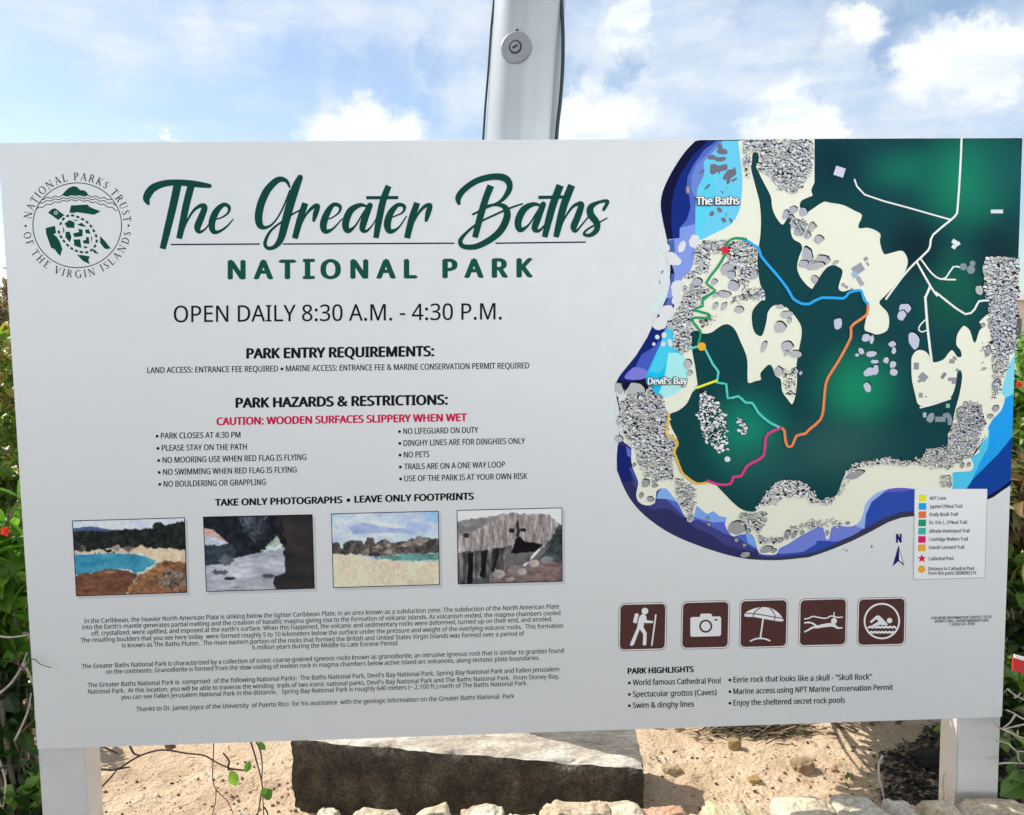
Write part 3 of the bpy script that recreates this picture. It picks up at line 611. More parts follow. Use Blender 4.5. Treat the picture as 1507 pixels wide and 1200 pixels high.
    def boulder(x, y, rx, ry, rot, col=(176,178,186), lay=10, crescent=True, up=-1, jit=.13, rim=True):
        n = 12; c0 = [(1+rnd.uniform(-jit, jit)) for _ in range(n)]
        def sh(k, dx, dy, l, col):
            v = []
            for i in range(n):
                a = 2*math.pi*i/n; u_, w_ = rx*k*c0[i]*math.cos(a), ry*k*c0[i]*math.sin(a)
                v.append((x+dx+u_*math.cos(rot)-w_*math.sin(rot), y+dy+u_*math.sin(rot)+w_*math.cos(rot)))
            bo.poly(v, col, l, 2)
        bk[0] += 1; lay += bk[0]*.08
        if crescent: sh(1.03, .12*rx+.25, up*(.16*ry+.55), lay, (18,18,24))
        sh(1, 0, 0, lay+.04, col)
    LAV = (186,188,204); GR = (170,172,180)
    for x, y, rx, ry, a in ((203,222,30,40,.1),(672,115,40,34,0),(650,165,28,34,.3),(735,340,36,62,-.35),(400,320,30,24,-.3),(440,332,16,30,.2),(367,415,18,24,-.5),(337,441,14,12,0),(437,434,36,20,-.15),(583,365,28,20,-.2),(594,410,16,24,.1),(460,487,28,14,0),(540,478,20,22,0),(587,508,22,26,0),(594,560,30,24,.2),(425,560,40,28,-.4),(465,545,22,36,.2),(408,665,24,34,-.4)):
        bo_col = LAV; boulder(*D((x,y))[0], rx/4.754, ry/4.754, a, bo_col)
    for x, y, rx, ry, a in ((868,992,52,44,-.4),(890,1032,32,28,0),(905,1112,42,36,0),(640,1095,50,32,-.5),(650,1140,36,26,0),(770,1085,24,20,-.6),(830,1170,34,24,0),(710,1150,26,16,-.3),(1050,1030,28,34,.3),(1095,1160,34,22,-.5),(1380,175,44,40,0),(1370,125,34,26,.2),(1330,575,28,26,0),(1275,610,22,34,.3),(1355,655,20,14,.2),(1370,735,34,22,0),(1430,755,22,24,0),(1400,590,30,32,0),(1430,900,34,60,-.2),(1460,960,50,24,-.2),(1400,955,34,26,-.1),(1480,1070,20,24,0),(1475,690,20,14,.4),(1345,690,18,12,.3),(985,1090,20,12,-.5),(750,845,26,20,-.4),(1190,260,50,24,.2),(1260,320,44,18,.3),(1140,130,34,22,-.3)):
        boulder(*A((x,y))[0], rx/4.8, ry/4.8, a, GR)
    for x, y, rx, ry, a in ((778,100,16,28,.5),(838,105,18,30,.5),(945,128,34,26,-.1),(780,25,24,16,-.4),(860,20,30,22,0),(1235,250,42,38,0),(1235,105,30,16,0),(1280,160,44,24,-.2),(1300,205,16,20,.2),(1122,390,18,40,.4),(1285,390,42,36,0),(1345,440,40,28,0),(1280,435,16,20,.3),(1225,565,30,34,0),(1340,560,26,22,-.2),(1382,572,10,16,.5),(585,510,26,34,.1),(597,575,18,18,0),(215,700,64,60,.1),(300,830,50,40,.2),(230,955,34,26,-.4),(300,965,28,18,0),(290,880,30,14,0),(460,240,24,30,.1),(520,210,30,36,.2),(200,1040,34,22,.2),(120,800,20,24,0),(100,910,16,28,0),(100,1040,26,22,0),(100,680,24,44,-.4),(320,690,16,24,.4),(160,850,30,24,.2)):
        boulder(*C((x,y))[0], rx/4.8, ry/4.8, a, (178,178,180))
    for x, y, rx, ry, a in ((285,345,26,30,.3),(348,330,22,14,-.1),(350,362,20,12,-.2),(205,215,12,12,0),(255,430,14,20,.2),(320,455,24,18,.4),(255,205,16,14,0),(930,660,60,44,0),(1010,683,18,18,0),(928,742,14,14,0),(985,778,14,12,.2),(990,845,34,18,-.2),(725,595,10,14,0),(735,632,12,12,0),(1140,810,46,22,-.2),(1190,820,22,14,-.3),(1285,710,20,34,.3),(1335,710,14,30,.6),(1390,695,14,18,-.3),(1238,745,20,16,0),(600,590,16,20,.2)):
        boulder(*E_((x,y))[0], rx/4.8, ry/4.8, a, (152,154,154))
    for x, y, rx, ry, a in ((322,280,64,24,-.4),(125,690,10,18,0),(1090,152,20,16,0),(1050,185,22,14,-.3),(1072,215,12,20,.2),(1118,210,10,16,0),(1145,98,22,12,.2),(905,195,18,14,0),(980,345,14,26,-.3),(118,485,14,12,0),(270,620,14,10,0)):
        boulder(*F((x,y))[0], rx/4.754, ry/4.754, a, (150,150,150))
    for x, y, rx, ry, a in ((1250,410,20,34,-.1),(1295,420,18,18,0),(1310,650,28,36,.3),(1268,870,18,16,.3),(1305,815,20,22,0),(1215,235,14,14,0),(1420,395,14,26,0),(1185,880,34,36,.2),(1095,905,28,18,.4),(1275,235,20,24,0),(1110,970,26,20,0),(1060,830,26,20,0)):
        boulder(*D((x,y))[0], rx/4.754, ry/4.754, a, (158,158,164))
    for x, y, rx, ry, a in ((1228,990,16,40,-.1),(1190,1130,26,34,-.2),(1390,970,40,40,0),(1310,1085,32,24,0),(70,775,30,28,0),(20,690,20,34,.3),(90,920,46,34,0),(50,960,60,24,-.3),(40,1050,26,20,.4),(130,920,18,12,.3),(185,938,18,12,-.3)):
        boulder(*B((x,y))[0], rx/4.754, ry/4.754, a, (176,174,172))
    bo.build('boulder_marks', INK, root)
    # sea rocks
    sr = Print()
    for pts in ([(795,110),(830,112),(830,135),(862,150),(862,178),(810,178),(788,160),(800,140)], [(735,190),(770,182),(790,200),(850,198),(850,222),(800,232),(770,218),(728,215)], [(745,280),(745,255),(775,248),(805,260),(860,250),(862,290),(815,300),(812,325),(795,305),(770,322),(742,310)], [(670,305),(695,282),(705,300),(680,320)], [(835,340),(870,290),(905,285),(915,265),(928,300),(925,325),(890,350),(885,375),(870,392),(858,385),(860,360),(840,362)], [(895,360),(930,345),(932,358),(900,375)], [(702,428),(718,402),(742,388),(740,408),(712,430)], [(818,435),(836,445),(834,462)], [(855,415),(862,414),(860,424)], [(738,600),(760,578),(772,595),(768,612),(745,616)], [(790,560),(812,556),(830,580),(808,592)], [(852,596),(860,598),(860,622)], [(820,632),(846,628),(856,652),(838,664)], [(876,636),(890,630),(902,655),(896,668)]):
        sr.poly(A(*pts), (112,108,120), 6.6, 3)
    sr.disc(*A((585,430))[0], 3.2, (110,104,110), 6.5, 14, 6.6); sr.disc(*A((588,432))[0], 1.8, (168,160,156), 6.8, 14, 4.6)
    for cv, pts in ((A, ((545,832,24,44),(632,795,38,50),(490,930,50,36),(470,900,40,30),(520,1110,52,40),(500,1160,30,40),(420,840,40,30))), (C, ((520,60,46,50),(440,150,60,54),(390,220,56,46),(370,318,16,16),(418,304,18,20),(346,368,12,12),(412,366,16,18),(462,360,16,30),(550,250,40,50),(105,690,30,60),(120,760,24,50)))):
        for x, y, rx, ry in pts: sr.disc(*cv((x,y))[0], rx/4.8, (212,212,212), 6.7+rnd.random()*.4, 16, ry/4.8, rnd.uniform(-.4,.4), .1, rnd)
    sr.build('sea_rock_marks', INK, root)
    # boulder fields: many small chips with dark sides
    ch = Print()
    def inside(x, y, poly):
        c = False; j = len(poly)-1
        for i in range(len(poly)):
            if (poly[i][1] > y) != (poly[j][1] > y) and x < (poly[j][0]-poly[i][0])*(y-poly[i][1])/(poly[j][1]-poly[i][1])+poly[i][0]: c = not c
            j = i
        return c
    def field(poly, dens, smin=1.3, smax=3.2, light=(206,206,206), dark=(26,26,34), fill=.75, lay=22, reddish=False):
        xs = [p[0] for p in poly]; ys = [p[1] for p in poly]
        n = int(dens*.74*(max(xs)-min(xs))*(max(ys)-min(ys))); fill = fill if fill < .5 else .9
        for _ in range(n):
            x, y = rnd.uniform(min(xs), max(xs)), rnd.uniform(min(ys), max(ys))
            if not inside(x+rnd.gauss(0, 1.6), y+rnd.gauss(0, 1.6), poly): continue
            s = .92*smin+(1.3*smax-.92*smin)*rnd.random()**3.2; a = rnd.uniform(-1.2, .9); e = rnd.uniform(.45, .8)
            dk = (92, 34, 46) if reddish and rnd.random() < .5 else dark
            l0 = lay + rnd.random()*2
            def sh(dx, dy, k, c, l, n=6):
                v = []
                for i in range(n):
                    t = 2*math.pi*i/n; j = 1+rnd.uniform(-.25, .25)
                    uu, ww = s*k*j*math.cos(t), s*k*e*j*math.sin(t)
                    v.append(S(x+dx+uu*math.cos(a)-ww*math.sin(a), y+dy+uu*math.sin(a)+ww*math.cos(a), l))
                ch.add(v, [list(range(n))], ink(c))
            sh(s*.10, -s*.16, .92, dk, l0)
            if rnd.random() < fill:
                g = rnd.randint(-34, 22); sh(-s*.08, s*.22, .86, tuple(max(0, min(255, q+g)) for q in light), l0+.06)
    field(A((985,84),(1462,84),(1465,280),(1400,390),(1320,462),(1230,420),(1165,340),(1090,262),(1120,200),(1050,150),(985,165)), .42)
    field(A((985,175),(1035,180),(1030,345),(990,350)), .2)
    field(A((640,860),(700,800),(830,785),(870,800),(800,870),(740,880),(725,1000),(600,1060),(550,1060),(640,990)), .42)
    field(A((880,820),(960,790),(1065,850),(1070,975),(1010,1090),(930,1090),(960,1010),(880,930),(850,880)), .42)
    field(A((990,1100),(1130,1130),(1130,1195),(960,1195)), .16); field(C((900,20),(1000,10),(1120,20),(1060,60),(980,60),(950,90),(900,80)), .2)
    field(A((560,1100),(700,1120),(690,1195),(560,1195)), .3)
    field(C((570,0),(680,0),(660,80),(620,130),(620,250),(605,300),(600,390),(540,435),(495,380),(490,290),(470,240),(500,150),(540,90)), .42)
    field(C((650,200),(740,190),(790,150),(790,200),(720,250),(660,230)), .26, 1, 1.9, fill=.2, reddish=True)
    field(C((150,740),(280,720),(330,690),(400,740),(430,830),(450,905),(430,1000),(490,1050),(475,1180),(300,1200),(200,1100),(140,1000),(105,900)), .44)
    field(E_((210,0),(470,0),(490,70),(470,130),(480,300),(380,320),(290,290),(230,180)), .42, 1.1, 2.6)
    field(E_((500,310),(560,330),(640,400),(640,460),(610,600),(580,590),(560,520),(500,420)), .36, 1.1, 2.4)
    field(E_((950,545),(1060,545),(1135,540),(1140,600),(1110,660),(1090,720),(1250,730),(1240,770),(1090,770),(1070,680),(960,610)), .4, 1, 2.2)
    field(E_((1060,535),(1130,420),(1220,325),(1340,316),(1420,350),(1488,415),(1488,480),(1340,425),(1250,440),(1190,490),(1120,500)), .34, 1.4, 2.9, light=(228,228,226), fill=.9)
    field(E_((1270,730),(1320,650),(1488,590),(1488,650),(1400,660)), .3, .9, 1.8)
    field(F((0,395),(60,440),(100,460),(180,435),(190,470),(90,490),(0,470)), .3, 1.2, 2.4, light=(228,228,226)); field(F((180,430),(240,300),(280,340),(260,380),(200,430)), .2, 1, 2)
    field(F((250,260),(340,195),(470,175),(560,150),(640,178),(720,182),(790,155),(830,90),(860,90),(850,200),(760,210),(620,215),(470,205),(340,235),(280,270)), .36, 1.2, 2.4, light=(224,222,214))
    field(F((800,220),(830,110),(965,80),(1180,60),(1060,150),(980,250),(940,240)), .3, 1, 2.2); field(F((920,290),(990,280),(995,375),(930,370)), .24, 1, 2.2)
    field(F((0,610),(160,590),(280,630),(200,630),(60,640),(0,670)), .26, .9, 1.9)
    field(D((1280,-40),(1462,-40),(1450,250),(1440,420),(1300,470),(1285,300),(1255,100)), .48, 1.2, 2.8, light=(196,198,206)); field(B((1236,900),(1455,905),(1462,1188),(1225,1188)), .42, 1.3, 3.2)
    field(D((1270,400),(1400,420),(1400,520),(1340,600),(1330,700),(1290,760),(1300,600),(1280,480)), .3, 1.1, 2.3)
    field(D((1050,820),(1110,765),(1180,775),(1240,890),(1180,1060),(1110,1090),(1000,1080),(970,1010),(1030,900)), .46, 1, 2.4, light=(196,196,204)); field(D((960,1080),(1180,1060),(1120,1160),(1000,1188),(840,1180),(860,1090)), .3, 1, 2.2)
    field(D((1200,340),(1270,470),(1230,560),(1200,540)), .05, 1.2, 2.4)
    field(C((680,700),(740,720),(800,790),(860,880),(870,1110),(800,1130),(690,990),(655,880)), .2, 1.6, 3.6, light=(226,230,234), fill=1); field(C((930,880),(985,930),(1005,1000),(950,1005)), .22, 1.6, 3.2, light=(226,230,234), fill=1)
    ch.disc(*C((863,1180))[0], 4.4, (206,216,228), 25, 14, 4.0, 0, .1)
    field(C((1250,540),(1345,560),(1340,740),(1280,720)), .26, .9, 1.7, fill=.15, dark=(60,58,62))
    field(A((1280,600),(1420,640),(1430,780),(1340,720)), .1, 1.8, 3.4, light=(180,182,190))
    ch.build('boulder_field_marks', INK, root)
    # trails
    for col, w, pts in (((38,146,98), 3.6, A((690,1195),(780,1140),(715,1090),(790,985),(848,890),(868,800),(925,772),(995,780))), ((38,146,98), 3.6, C((770,0),(690,60),(690,100),(625,125),(730,155),(735,185),(640,180),(615,205),(675,280),(655,365))),
        ((42,160,226), 3.9, A((975,778),(1082,842),(1100,900),(1210,1030),(1280,1120),(1320,1190))+C((1330,50),(1385,82),(1440,85))+D((0,85),(90,40),(240,45),(270,10),(330,-10),(366,-4),(380,50),(410,82))),
        ((238,130,82), 3.9, D((410,82),(405,155),(330,210),(290,250),(290,320),(200,490),(130,600),(110,680),(100,800),(80,890),(0,960))+C((1410,1000),(1350,1015),(1320,1085),(1285,1085),(1270,1030),(1265,980),(1240,955))),
        ((84,196,184), 3.5, C((605,400),(680,380),(710,410),(760,510),(800,565),(790,640),(855,650),(865,750),(940,735),(990,780),(1040,785),(1080,850),(1160,920),(1240,957))),
        ((238,226,58), 3.4, C((650,675),(787,625))), ((206,62,130), 3.8, C((1240,957),(1150,1000),(1130,1050),(1120,1150),(1060,1195))+E_((1000,220),(960,290),(905,295),(885,345),(800,350),(725,325))),
        ((238,178,72), 3.4, C((452,860),(440,950),(432,1000),(500,1040),(510,1080),(482,1125))+E_((490,130),(510,180),(540,260),(580,300),(650,345),(725,335)))):
        t = Print(); t.stroke(crom(pts, 2), col, 27, w=w, straight=True, rise=1.2); t.build('trail_line', INK, root)
    st = Print(); star(st, *A((847,858))[0], 8.6, (222,24,62), 30); st.build('star_marker', INK, root)
    st = Print(); st.disc(*C((682,385))[0], 6.2, (246,168,56), 30, 22); st.build('distance_marker', INK, root)
    # place names
    for body, xl, yl, xr, yr, cap in (('The Baths', 1023.6, 302.3, 1088, 301.3, 11.6), ("Devil's Bay", 952.5, 566, 1011, 565.4, 9.8)):
        t = Print()
        for dx, dy in ((-1.1,0),(1.1,0),(0,1.2),(0,-1),(.9,.9),(-.9,.9)): t.text(body, xl+dx, yl+dy, xr+dx, yr+dy, cap, (20,22,30), 26+dx*.2+dy*.1, bold=.07)
        t.text(body, xl, yl, xr, yr, cap, (246,248,250), 29, bold=.07); t.build('place_name', INK, root)
    sp = Print()
    for pts in ([(240,795),(250,800),(245,812)], [(258,812),(275,800),(268,822)], [(432,776),(445,772),(448,790),(440,796)]): sp.poly(F(*pts), (110,116,122), 1.5)
    sp.build('islet_marks', INK, root)
def star(p, x, y, r, col, lay):
    pts = []
    for i in range(10):
        a = -math.pi/2+i*math.pi/5; q = r if i % 2 == 0 else r*.42; pts.append((x+q*math.cos(a), y+q*math.sin(a)))
    p.poly(pts, col, lay)
trail_map()

# --- legend, north arrow
def legend():
    p = Print(); q = [(1346.2,720),(1452.2,720),(1448.7,849.7),(1344.6,852.9)]
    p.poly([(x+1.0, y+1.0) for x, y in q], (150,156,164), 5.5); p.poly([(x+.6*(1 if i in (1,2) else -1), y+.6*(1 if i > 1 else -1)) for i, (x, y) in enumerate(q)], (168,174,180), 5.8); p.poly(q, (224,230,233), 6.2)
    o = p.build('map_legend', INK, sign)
    for i, (y0, c) in enumerate(((443,(240,236,40)),(502,(24,158,240)),(560,(240,112,60)),(617,(26,148,104)),(675,(58,178,160)),(733,(214,26,112)),(791,(240,164,62)))):
        s = Print(); dx = -i*.9; s.poly(F((770+dx,y0-24),(823+dx,y0-24),(822+dx,y0+23),(769+dx,y0+23)), c, 7); s.build('colour_swatch', INK, o)
    s = Print(); star(s, *F((791,866))[0], 6.8, (206,24,62), 7); s.build('star_symbol', INK, o)
    s = Print(); s.disc(*F((789,940))[0], 5.4, (240,164,62), 7, 24); s.build('distance_symbol', INK, o)
    t = Print()
    for body, x0, x1, y in (('NPT Lane',847,960,457),("Japhet O'Neal Trail",846,1073,514),('Emily Bozik Trail',845,1043,570),("Dr. Eric L. O'Neal Trail",843,1106,626),('Alfredo Vanterpool Trail',842,1124,686),('Coolridge Walters Trail',841,1112,743),('Haivah Lennard Trail',840,1087,800),('Cathedral Pool',838,1011,879),('Distance to Cathedral Pool',835,1156,949),('from this point 260M/853 Ft',835,1173,980)):
        (xl, yl), (xr, yr) = F((x0,y),(x1,y-3)); t.text(body, xl, yl, xr, yr, 5.0, (44,46,54), 7, bold=.035)
    t.build('legend_lettering', INK, o)
    n = Print(); NV = (30,30,100)
    (xl, yl), (xr, yr) = F((611,755),(651,754)); n.text('N', xl, yl, xr, yr, 12.6, NV, 2, bold=.075)
    n.poly(F((629,773),(586,922),(629,884)), NV, 2); n.poly(F((629,773),(669,920),(629,884)), (40,40,90), 1.6); n.poly(F((633,800),(658,900),(633,876)), (226,230,236), 2.2)
    n.build('north_arrow', INK, sign)
legend()

# --- five square pictograms
def rrect(x0, y0, x1, y1, r, sk0, sk1, n=6):
    pts = []
    for cx_, cy_, a0 in ((x1-r, y0+r, -90), (x1-r, y1-r, 0), (x0+r, y1-r, 90), (x0+r, y0+r, 180)):
        for i in range(n+1):
            a = R(a0+90*i/n); pts.append((cx_+r*math.cos(a), cy_+r*math.sin(a)))
    out = []
    for x, y in pts:
        t = (y-y0)/(y1-y0); sk = sk0+(sk1-sk0)*t; out.append((x-t*1.2, y-sk*(x-(x0+x1)/2)/(x1-x0)))
    return out
ICONS = [(910.8,887.2,981.8,957.8), (1002.8,884.4,1074.4,955.4), (1088.4,881.8,1160.2,954), (1175.8,880.4,1247.4,951.6), (1261.8,879.4,1333.8,951)]
BR = (82,52,50); WH = (238,234,232)
def pictograms():
    obs = []
    for x0, y0, x1, y1 in ICONS:
        p = Print(); p.poly(rrect(x0, y0, x1, y1, 8.5, 1.8, 1.5), (98,72,72), 1); p.poly(rrect(x0+.8, y0+.8, x1-.8, y1-.8, 7.8, 1.8, 1.5), (226,222,222), 1.4)
        p.poly(rrect(x0+2.4, y0+2.4, x1-2.4, y1-2.4, 6.4, 1.8, 1.5), BR, 1.8); obs.append(p.build('brown_pictogram', INK, sign))
    s = Print(); s.disc(*G7((287,192))[0], 24/4.86, WH, 3, 20)
    s.poly(G7((222,208),(243,213),(228,276),(220,279),(203,274),(203,266),(216,212)), WH, 3)
    s.poly(G7((250,228),(268,213),(282,214),(296,228),(300,258),(345,262),(346,278),(290,278),(282,272),(276,308),(300,348),(297,432),(285,440),(272,434),(275,356),(250,322),(206,436),(190,441),(179,432),(232,308),(238,262)), WH, 3.2)
    s.stroke(G7((365,220),(336,436)), WH, 3, w=2.2, straight=True); s.build('hiker_symbol', INK, obs[0])
    s = Print(); q = G7((612,245),(622,235),(680,234),(684,214),(694,210),(755,210),(764,216),(770,231),(822,230),(832,240),(832,360),(822,371),(622,376),(612,366)); s.poly(q, WH, 3)
    s.disc(*G7((722,300))[0], 47/4.86, BR, 3.3, 28); s.disc(*G7((722,300))[0], 34/4.86, (240,222,228), 3.6, 28); s.poly(G7((784,250),(806,247),(807,258),(786,262)), BR, 3.3); s.build('camera_symbol', INK, obs[1])
    s = Print(); s.poly(crom(G7((1002,232),(1004,206),(1040,184),(1090,168),(1150,164),(1205,178),(1250,212),(1274,246),(1274,266),(1216,262),(1130,246),(1062,234)), 2, True), WH, 3)
    for pts in (((1004,207),(1060,210),(1140,222),(1220,236),(1274,244)), ((1060,233),(1070,205),(1090,182),(1118,166)), ((1210,260),(1218,232),(1206,200),(1180,172))): s.stroke(G7(*pts), BR, 3.4, w=1.3, round_=False)
    s.stroke(G7((1132,252),(1112,388)), WH, 3, w=2.4, straight=True); s.stroke(G7((1042,406),(1075,392),(1112,387),(1150,392),(1180,404)), WH, 3.8, w=2.3); s.build('parasol_symbol', INK, obs[2])
    s = Print(); s.stroke(G8((-28,243),(0,238),(30,225),(70,232),(120,238),(160,222),(200,232),(235,230)), WH, 3, w=1.9); s.stroke(G8((178,196),(178,240)), WH, 3.2, w=1.5, straight=True); s.disc(*G8((177,257))[0], 4.4, WH, 3.6, 18)
    s.stroke(G8((-28,270,2.2*4.75),(0,267,12),(30,275,12),(60,296,18),(100,290,24),(150,284,26),(180,290,22),(200,304,14),(232,305,10)), WH, 4); s.stroke(G8((-28,332,10),(0,318,12),(30,302,14),(70,300,16)), WH, 5); s.build('snorkeller_symbol', INK, obs[3])
    s = Print(); s.ring(*G8((512,258))[0], 121/4.754, 2.6, WH, 3, n=64); s.disc(*G8((566,254))[0], 4, WH, 3, 18)
    s.poly(G8((428,262),(470,222),(484,217),(500,224),(552,278),(550,288),(500,284),(470,292),(436,292),(490,258),(472,244),(438,272)), WH, 3)
    for yy, a, b in ((300,412,612),(336,420,604)):
        s.stroke(G8(*[(a+(b-a)*i/40, yy+4*math.sin(i*1.15)) for i in range(41)]), WH, 3.5, w=2.9, straight=True, round_=False)
    s.build('swimmer_symbol', INK, obs[4])
pictograms()

# --- four printed photographs
def vnoise(h, w, fx, fy, rng, octv=4):
    out = np.zeros((h, w)); amp = 1; tot = 0
    for o in range(octv):
        gx, gy = int(fx*2**o)+2, int(fy*2**o)+2; g = rng.random((gy, gx))
        yy = np.linspace(0, gy-1.001, h); xx = np.linspace(0, gx-1.001, w); iy = yy.astype(int); ix = xx.astype(int)
        ty = (yy-iy)[:, None]; tx = (xx-ix)[None]; ty = ty*ty*(3-2*ty); tx = tx*tx*(3-2*tx)
        out += amp*((g[iy][:, ix]*(1-tx)+g[iy][:, ix+1]*tx)*(1-ty)+(g[iy+1][:, ix]*(1-tx)+g[iy+1][:, ix+1]*tx)*ty); tot += amp; amp *= .6
    out /= tot; return np.clip((out-.5)*2.1+.5, 0, 1)
PW, PH = 132, 88; SS = 2
def pmask(poly, u, v):
    if len(poly) == 4 and not isinstance(poly[0], tuple): return ((u-poly[0])/poly[2])**2+((v-poly[1])/poly[3])**2 < 1
    c = np.zeros(u.shape, bool); j = len(poly)-1
    for i in range(len(poly)):
        (xi, yi), (xj, yj) = poly[i], poly[j]
        if yi != yj: c ^= ((yi > v) != (yj > v)) & (u < (xj-xi)*(v-yi)/(yj-yi)+xi)
        j = i
    return c
def past(poly):
    if len(poly) == 4 and not isinstance(poly[0], tuple): return poly
    e = lambda t: -.12 if t <= 0 else 1.12 if t >= 1 else t
    return [(e(a), e(b)) for a, b in poly]
def raster(bg, regions, seed):
    """a small printed photograph: regions with ragged edges, coarse and fine mottling"""
    rng = np.random.default_rng(seed); h, w = PH*SS, PW*SS; img = np.zeros((h, w, 3))
    ys, xs = np.mgrid[0:h, 0:w]; u0 = (xs+.5)/w; v0 = (ys+.5)/h
    for poly, c1, c2, fx, fy in [([(-1,-1),(2,-1),(2,2),(-1,2)],)+bg]+regions:
        rag = .030 if fx > 7 else .010
        u = u0+rag*(vnoise(h, w, 22, 16, rng, 5)-.5); v = v0+rag*1.3*(vnoise(h, w, 22, 16, rng, 5)-.5)
        m_ = pmask(past(poly), u, v); n = vnoise(h, w, fx, fy, rng, 5)
        if fx > 7: n = np.clip(.65*n+.6*(vnoise(h, w, fx*2.6, fy*2.6, rng, 3)-.5)+.2, 0, 1)
        n = n[..., None]; col = (np.array(c1)*(1-n)+np.array(c2)*n)*(.94+.12*rng.random((h, w, 1))); img[m_] = col[m_]
    lum = .80+.40*vnoise(h, w, 7, 5, rng, 6)
    img = img*(.78+.24*lum[..., None]) + (img*.9)*(.10*(vnoise(h, w, 50, 36, rng, 3)[..., None]-.5))
    k = np.pad(img, ((1,1),(1,1),(0,0)), 'edge'); img = (k[1:-1,1:-1]*2+k[:-2,1:-1]+k[2:,1:-1]+k[1:-1,:-2]+k[1:-1,2:])/6
    return np.clip(img.reshape(PH, SS, PW, SS, 3).mean((1, 3)), 0, 255)
PHOTOS = []
PHOTOS.append((((106,766.3),(272.3,761.6),(275.6,872.6),(112,878)), raster(((200,206,236),(222,226,244),3,3), [
    ([(0,.12),(.15,.07),(.3,.12),(.5,.15),(1,.15),(1,.4),(0,.4)], (58,80,124),(84,100,140),4,3),
    ([(0,.14),(.12,.13),(.3,.16),(.45,.13),(.6,.13),(.71,.11),(.74,.05),(.79,.05),(.82,.1),(.9,.06),(1,.02),(1,.48),(0,.42)], (14,18,20),(54,60,54),26,18),
    ([(0,.4),(.12,.41),(.3,.37),(.5,.39),(.6,.36),(.68,.39),(.85,.4),(1,.46),(1,.64),(.75,.6),(.6,.47),(.3,.43),(0,.45)], (236,214,184),(206,184,154),18,10),
    ((.38,.38,.04,.05),(206,196,184),(120,110,104),20,20), ((.07,.385,.045,.045),(130,118,108),(60,54,52),20,20), ((.3,.41,.04,.02),(60,54,52),(30,28,28),10,10), ((.5,.395,.05,.025),(90,82,78),(150,138,126),10,10),
    ([(0,.455),(.1,.45),(.3,.44),(.5,.46),(.62,.49),(.73,.56),(.72,.62),(.62,.7),(.54,.73),(.5,.68),(.4,.66),(.2,.69),(0,.74)], (44,126,160),(84,164,186),6,8),
    ([(.54,.73),(.62,.69),(.72,.61),(.74,.56),(.78,.58),(.72,.68),(.6,.78)], (170,204,196),(214,214,190),8,8),
    ([(0,.75),(.1,.71),(.25,.67),(.4,.66),(.5,.69),(.56,.75),(.5,.88),(.42,1),(0,1)], (88,58,46),(140,94,72),10,16), ((.32,.7,.05,.02),(196,158,128),(160,120,96),6,6),
    ([(.42,1),(.5,.88),(.57,.76),(.66,.7),(.74,.61),(.82,.57),(1,.6),(1,1)], (190,136,92),(96,68,52),14,14), ([(.72,.84),(.82,.7),(.98,.68),(1,.9),(.8,.95)], (180,158,138),(66,52,46),22,22)], 1)))
PHOTOS.append((((298.6,760.6),(460,757.2),(463.3,866.6),(303.3,871.4)), raster(((16,18,24),(44,48,56),12,10), [
    ([(.3,0),(.62,0),(.55,.22),(.46,.35),(.36,.2)], (30,34,42),(96,104,116),16,10), ([(0,.1),(.08,.17),(.24,.38),(0,.36)], (222,206,202),(176,132,118),6,6), ([(0,.24),(.12,.27),(.25,.38),(.2,.42),(0,.38)], (226,230,236),(150,156,170),10,8),
    ([(0,.37),(.25,.38),(.3,.5),(.22,.6),(0,.66)], (36,46,56),(62,74,84),8,8), ([(.71,.18),(.74,.32),(.7,.4),(.6,.45),(.55,.46),(.64,.34)], (228,232,218),(130,150,130),10,10),
    ([(.22,.58),(.4,.52),(.52,.49),(.6,.44),(.76,.4),(.72,.5),(.75,.62),(.74,.78),(.73,1),(.1,1),(0,.97),(0,.66),(.14,.64)], (206,206,216),(150,154,164),5,14),
    ([(.5,.49),(.6,.43),(.77,.39),(.75,.43),(.62,.47)], (236,242,240),(200,214,214),8,8),
    ((.19,.58,.06,.07),(78,84,90),(104,110,114),8,8), ((.13,.75,.08,.03),(116,120,130),(70,74,84),8,8), ((.22,.84,.05,.02),(60,62,70),(40,42,50),6,6), ((.58,.82,.06,.03),(96,98,106),(70,70,78),6,6),
    ([(.72,0),(1,0),(1,1),(.68,1),(.62,.92),(.64,.82),(.74,.78),(.74,.5)], (58,52,50),(40,38,40),4,6), ([(.66,.2),(.74,.15),(.75,.45),(.72,.4)], (18,20,24),(40,44,40),10,10), ([(0,.96),(.1,1),(0,1)], (60,64,70),(20,22,26),6,6)], 2)))
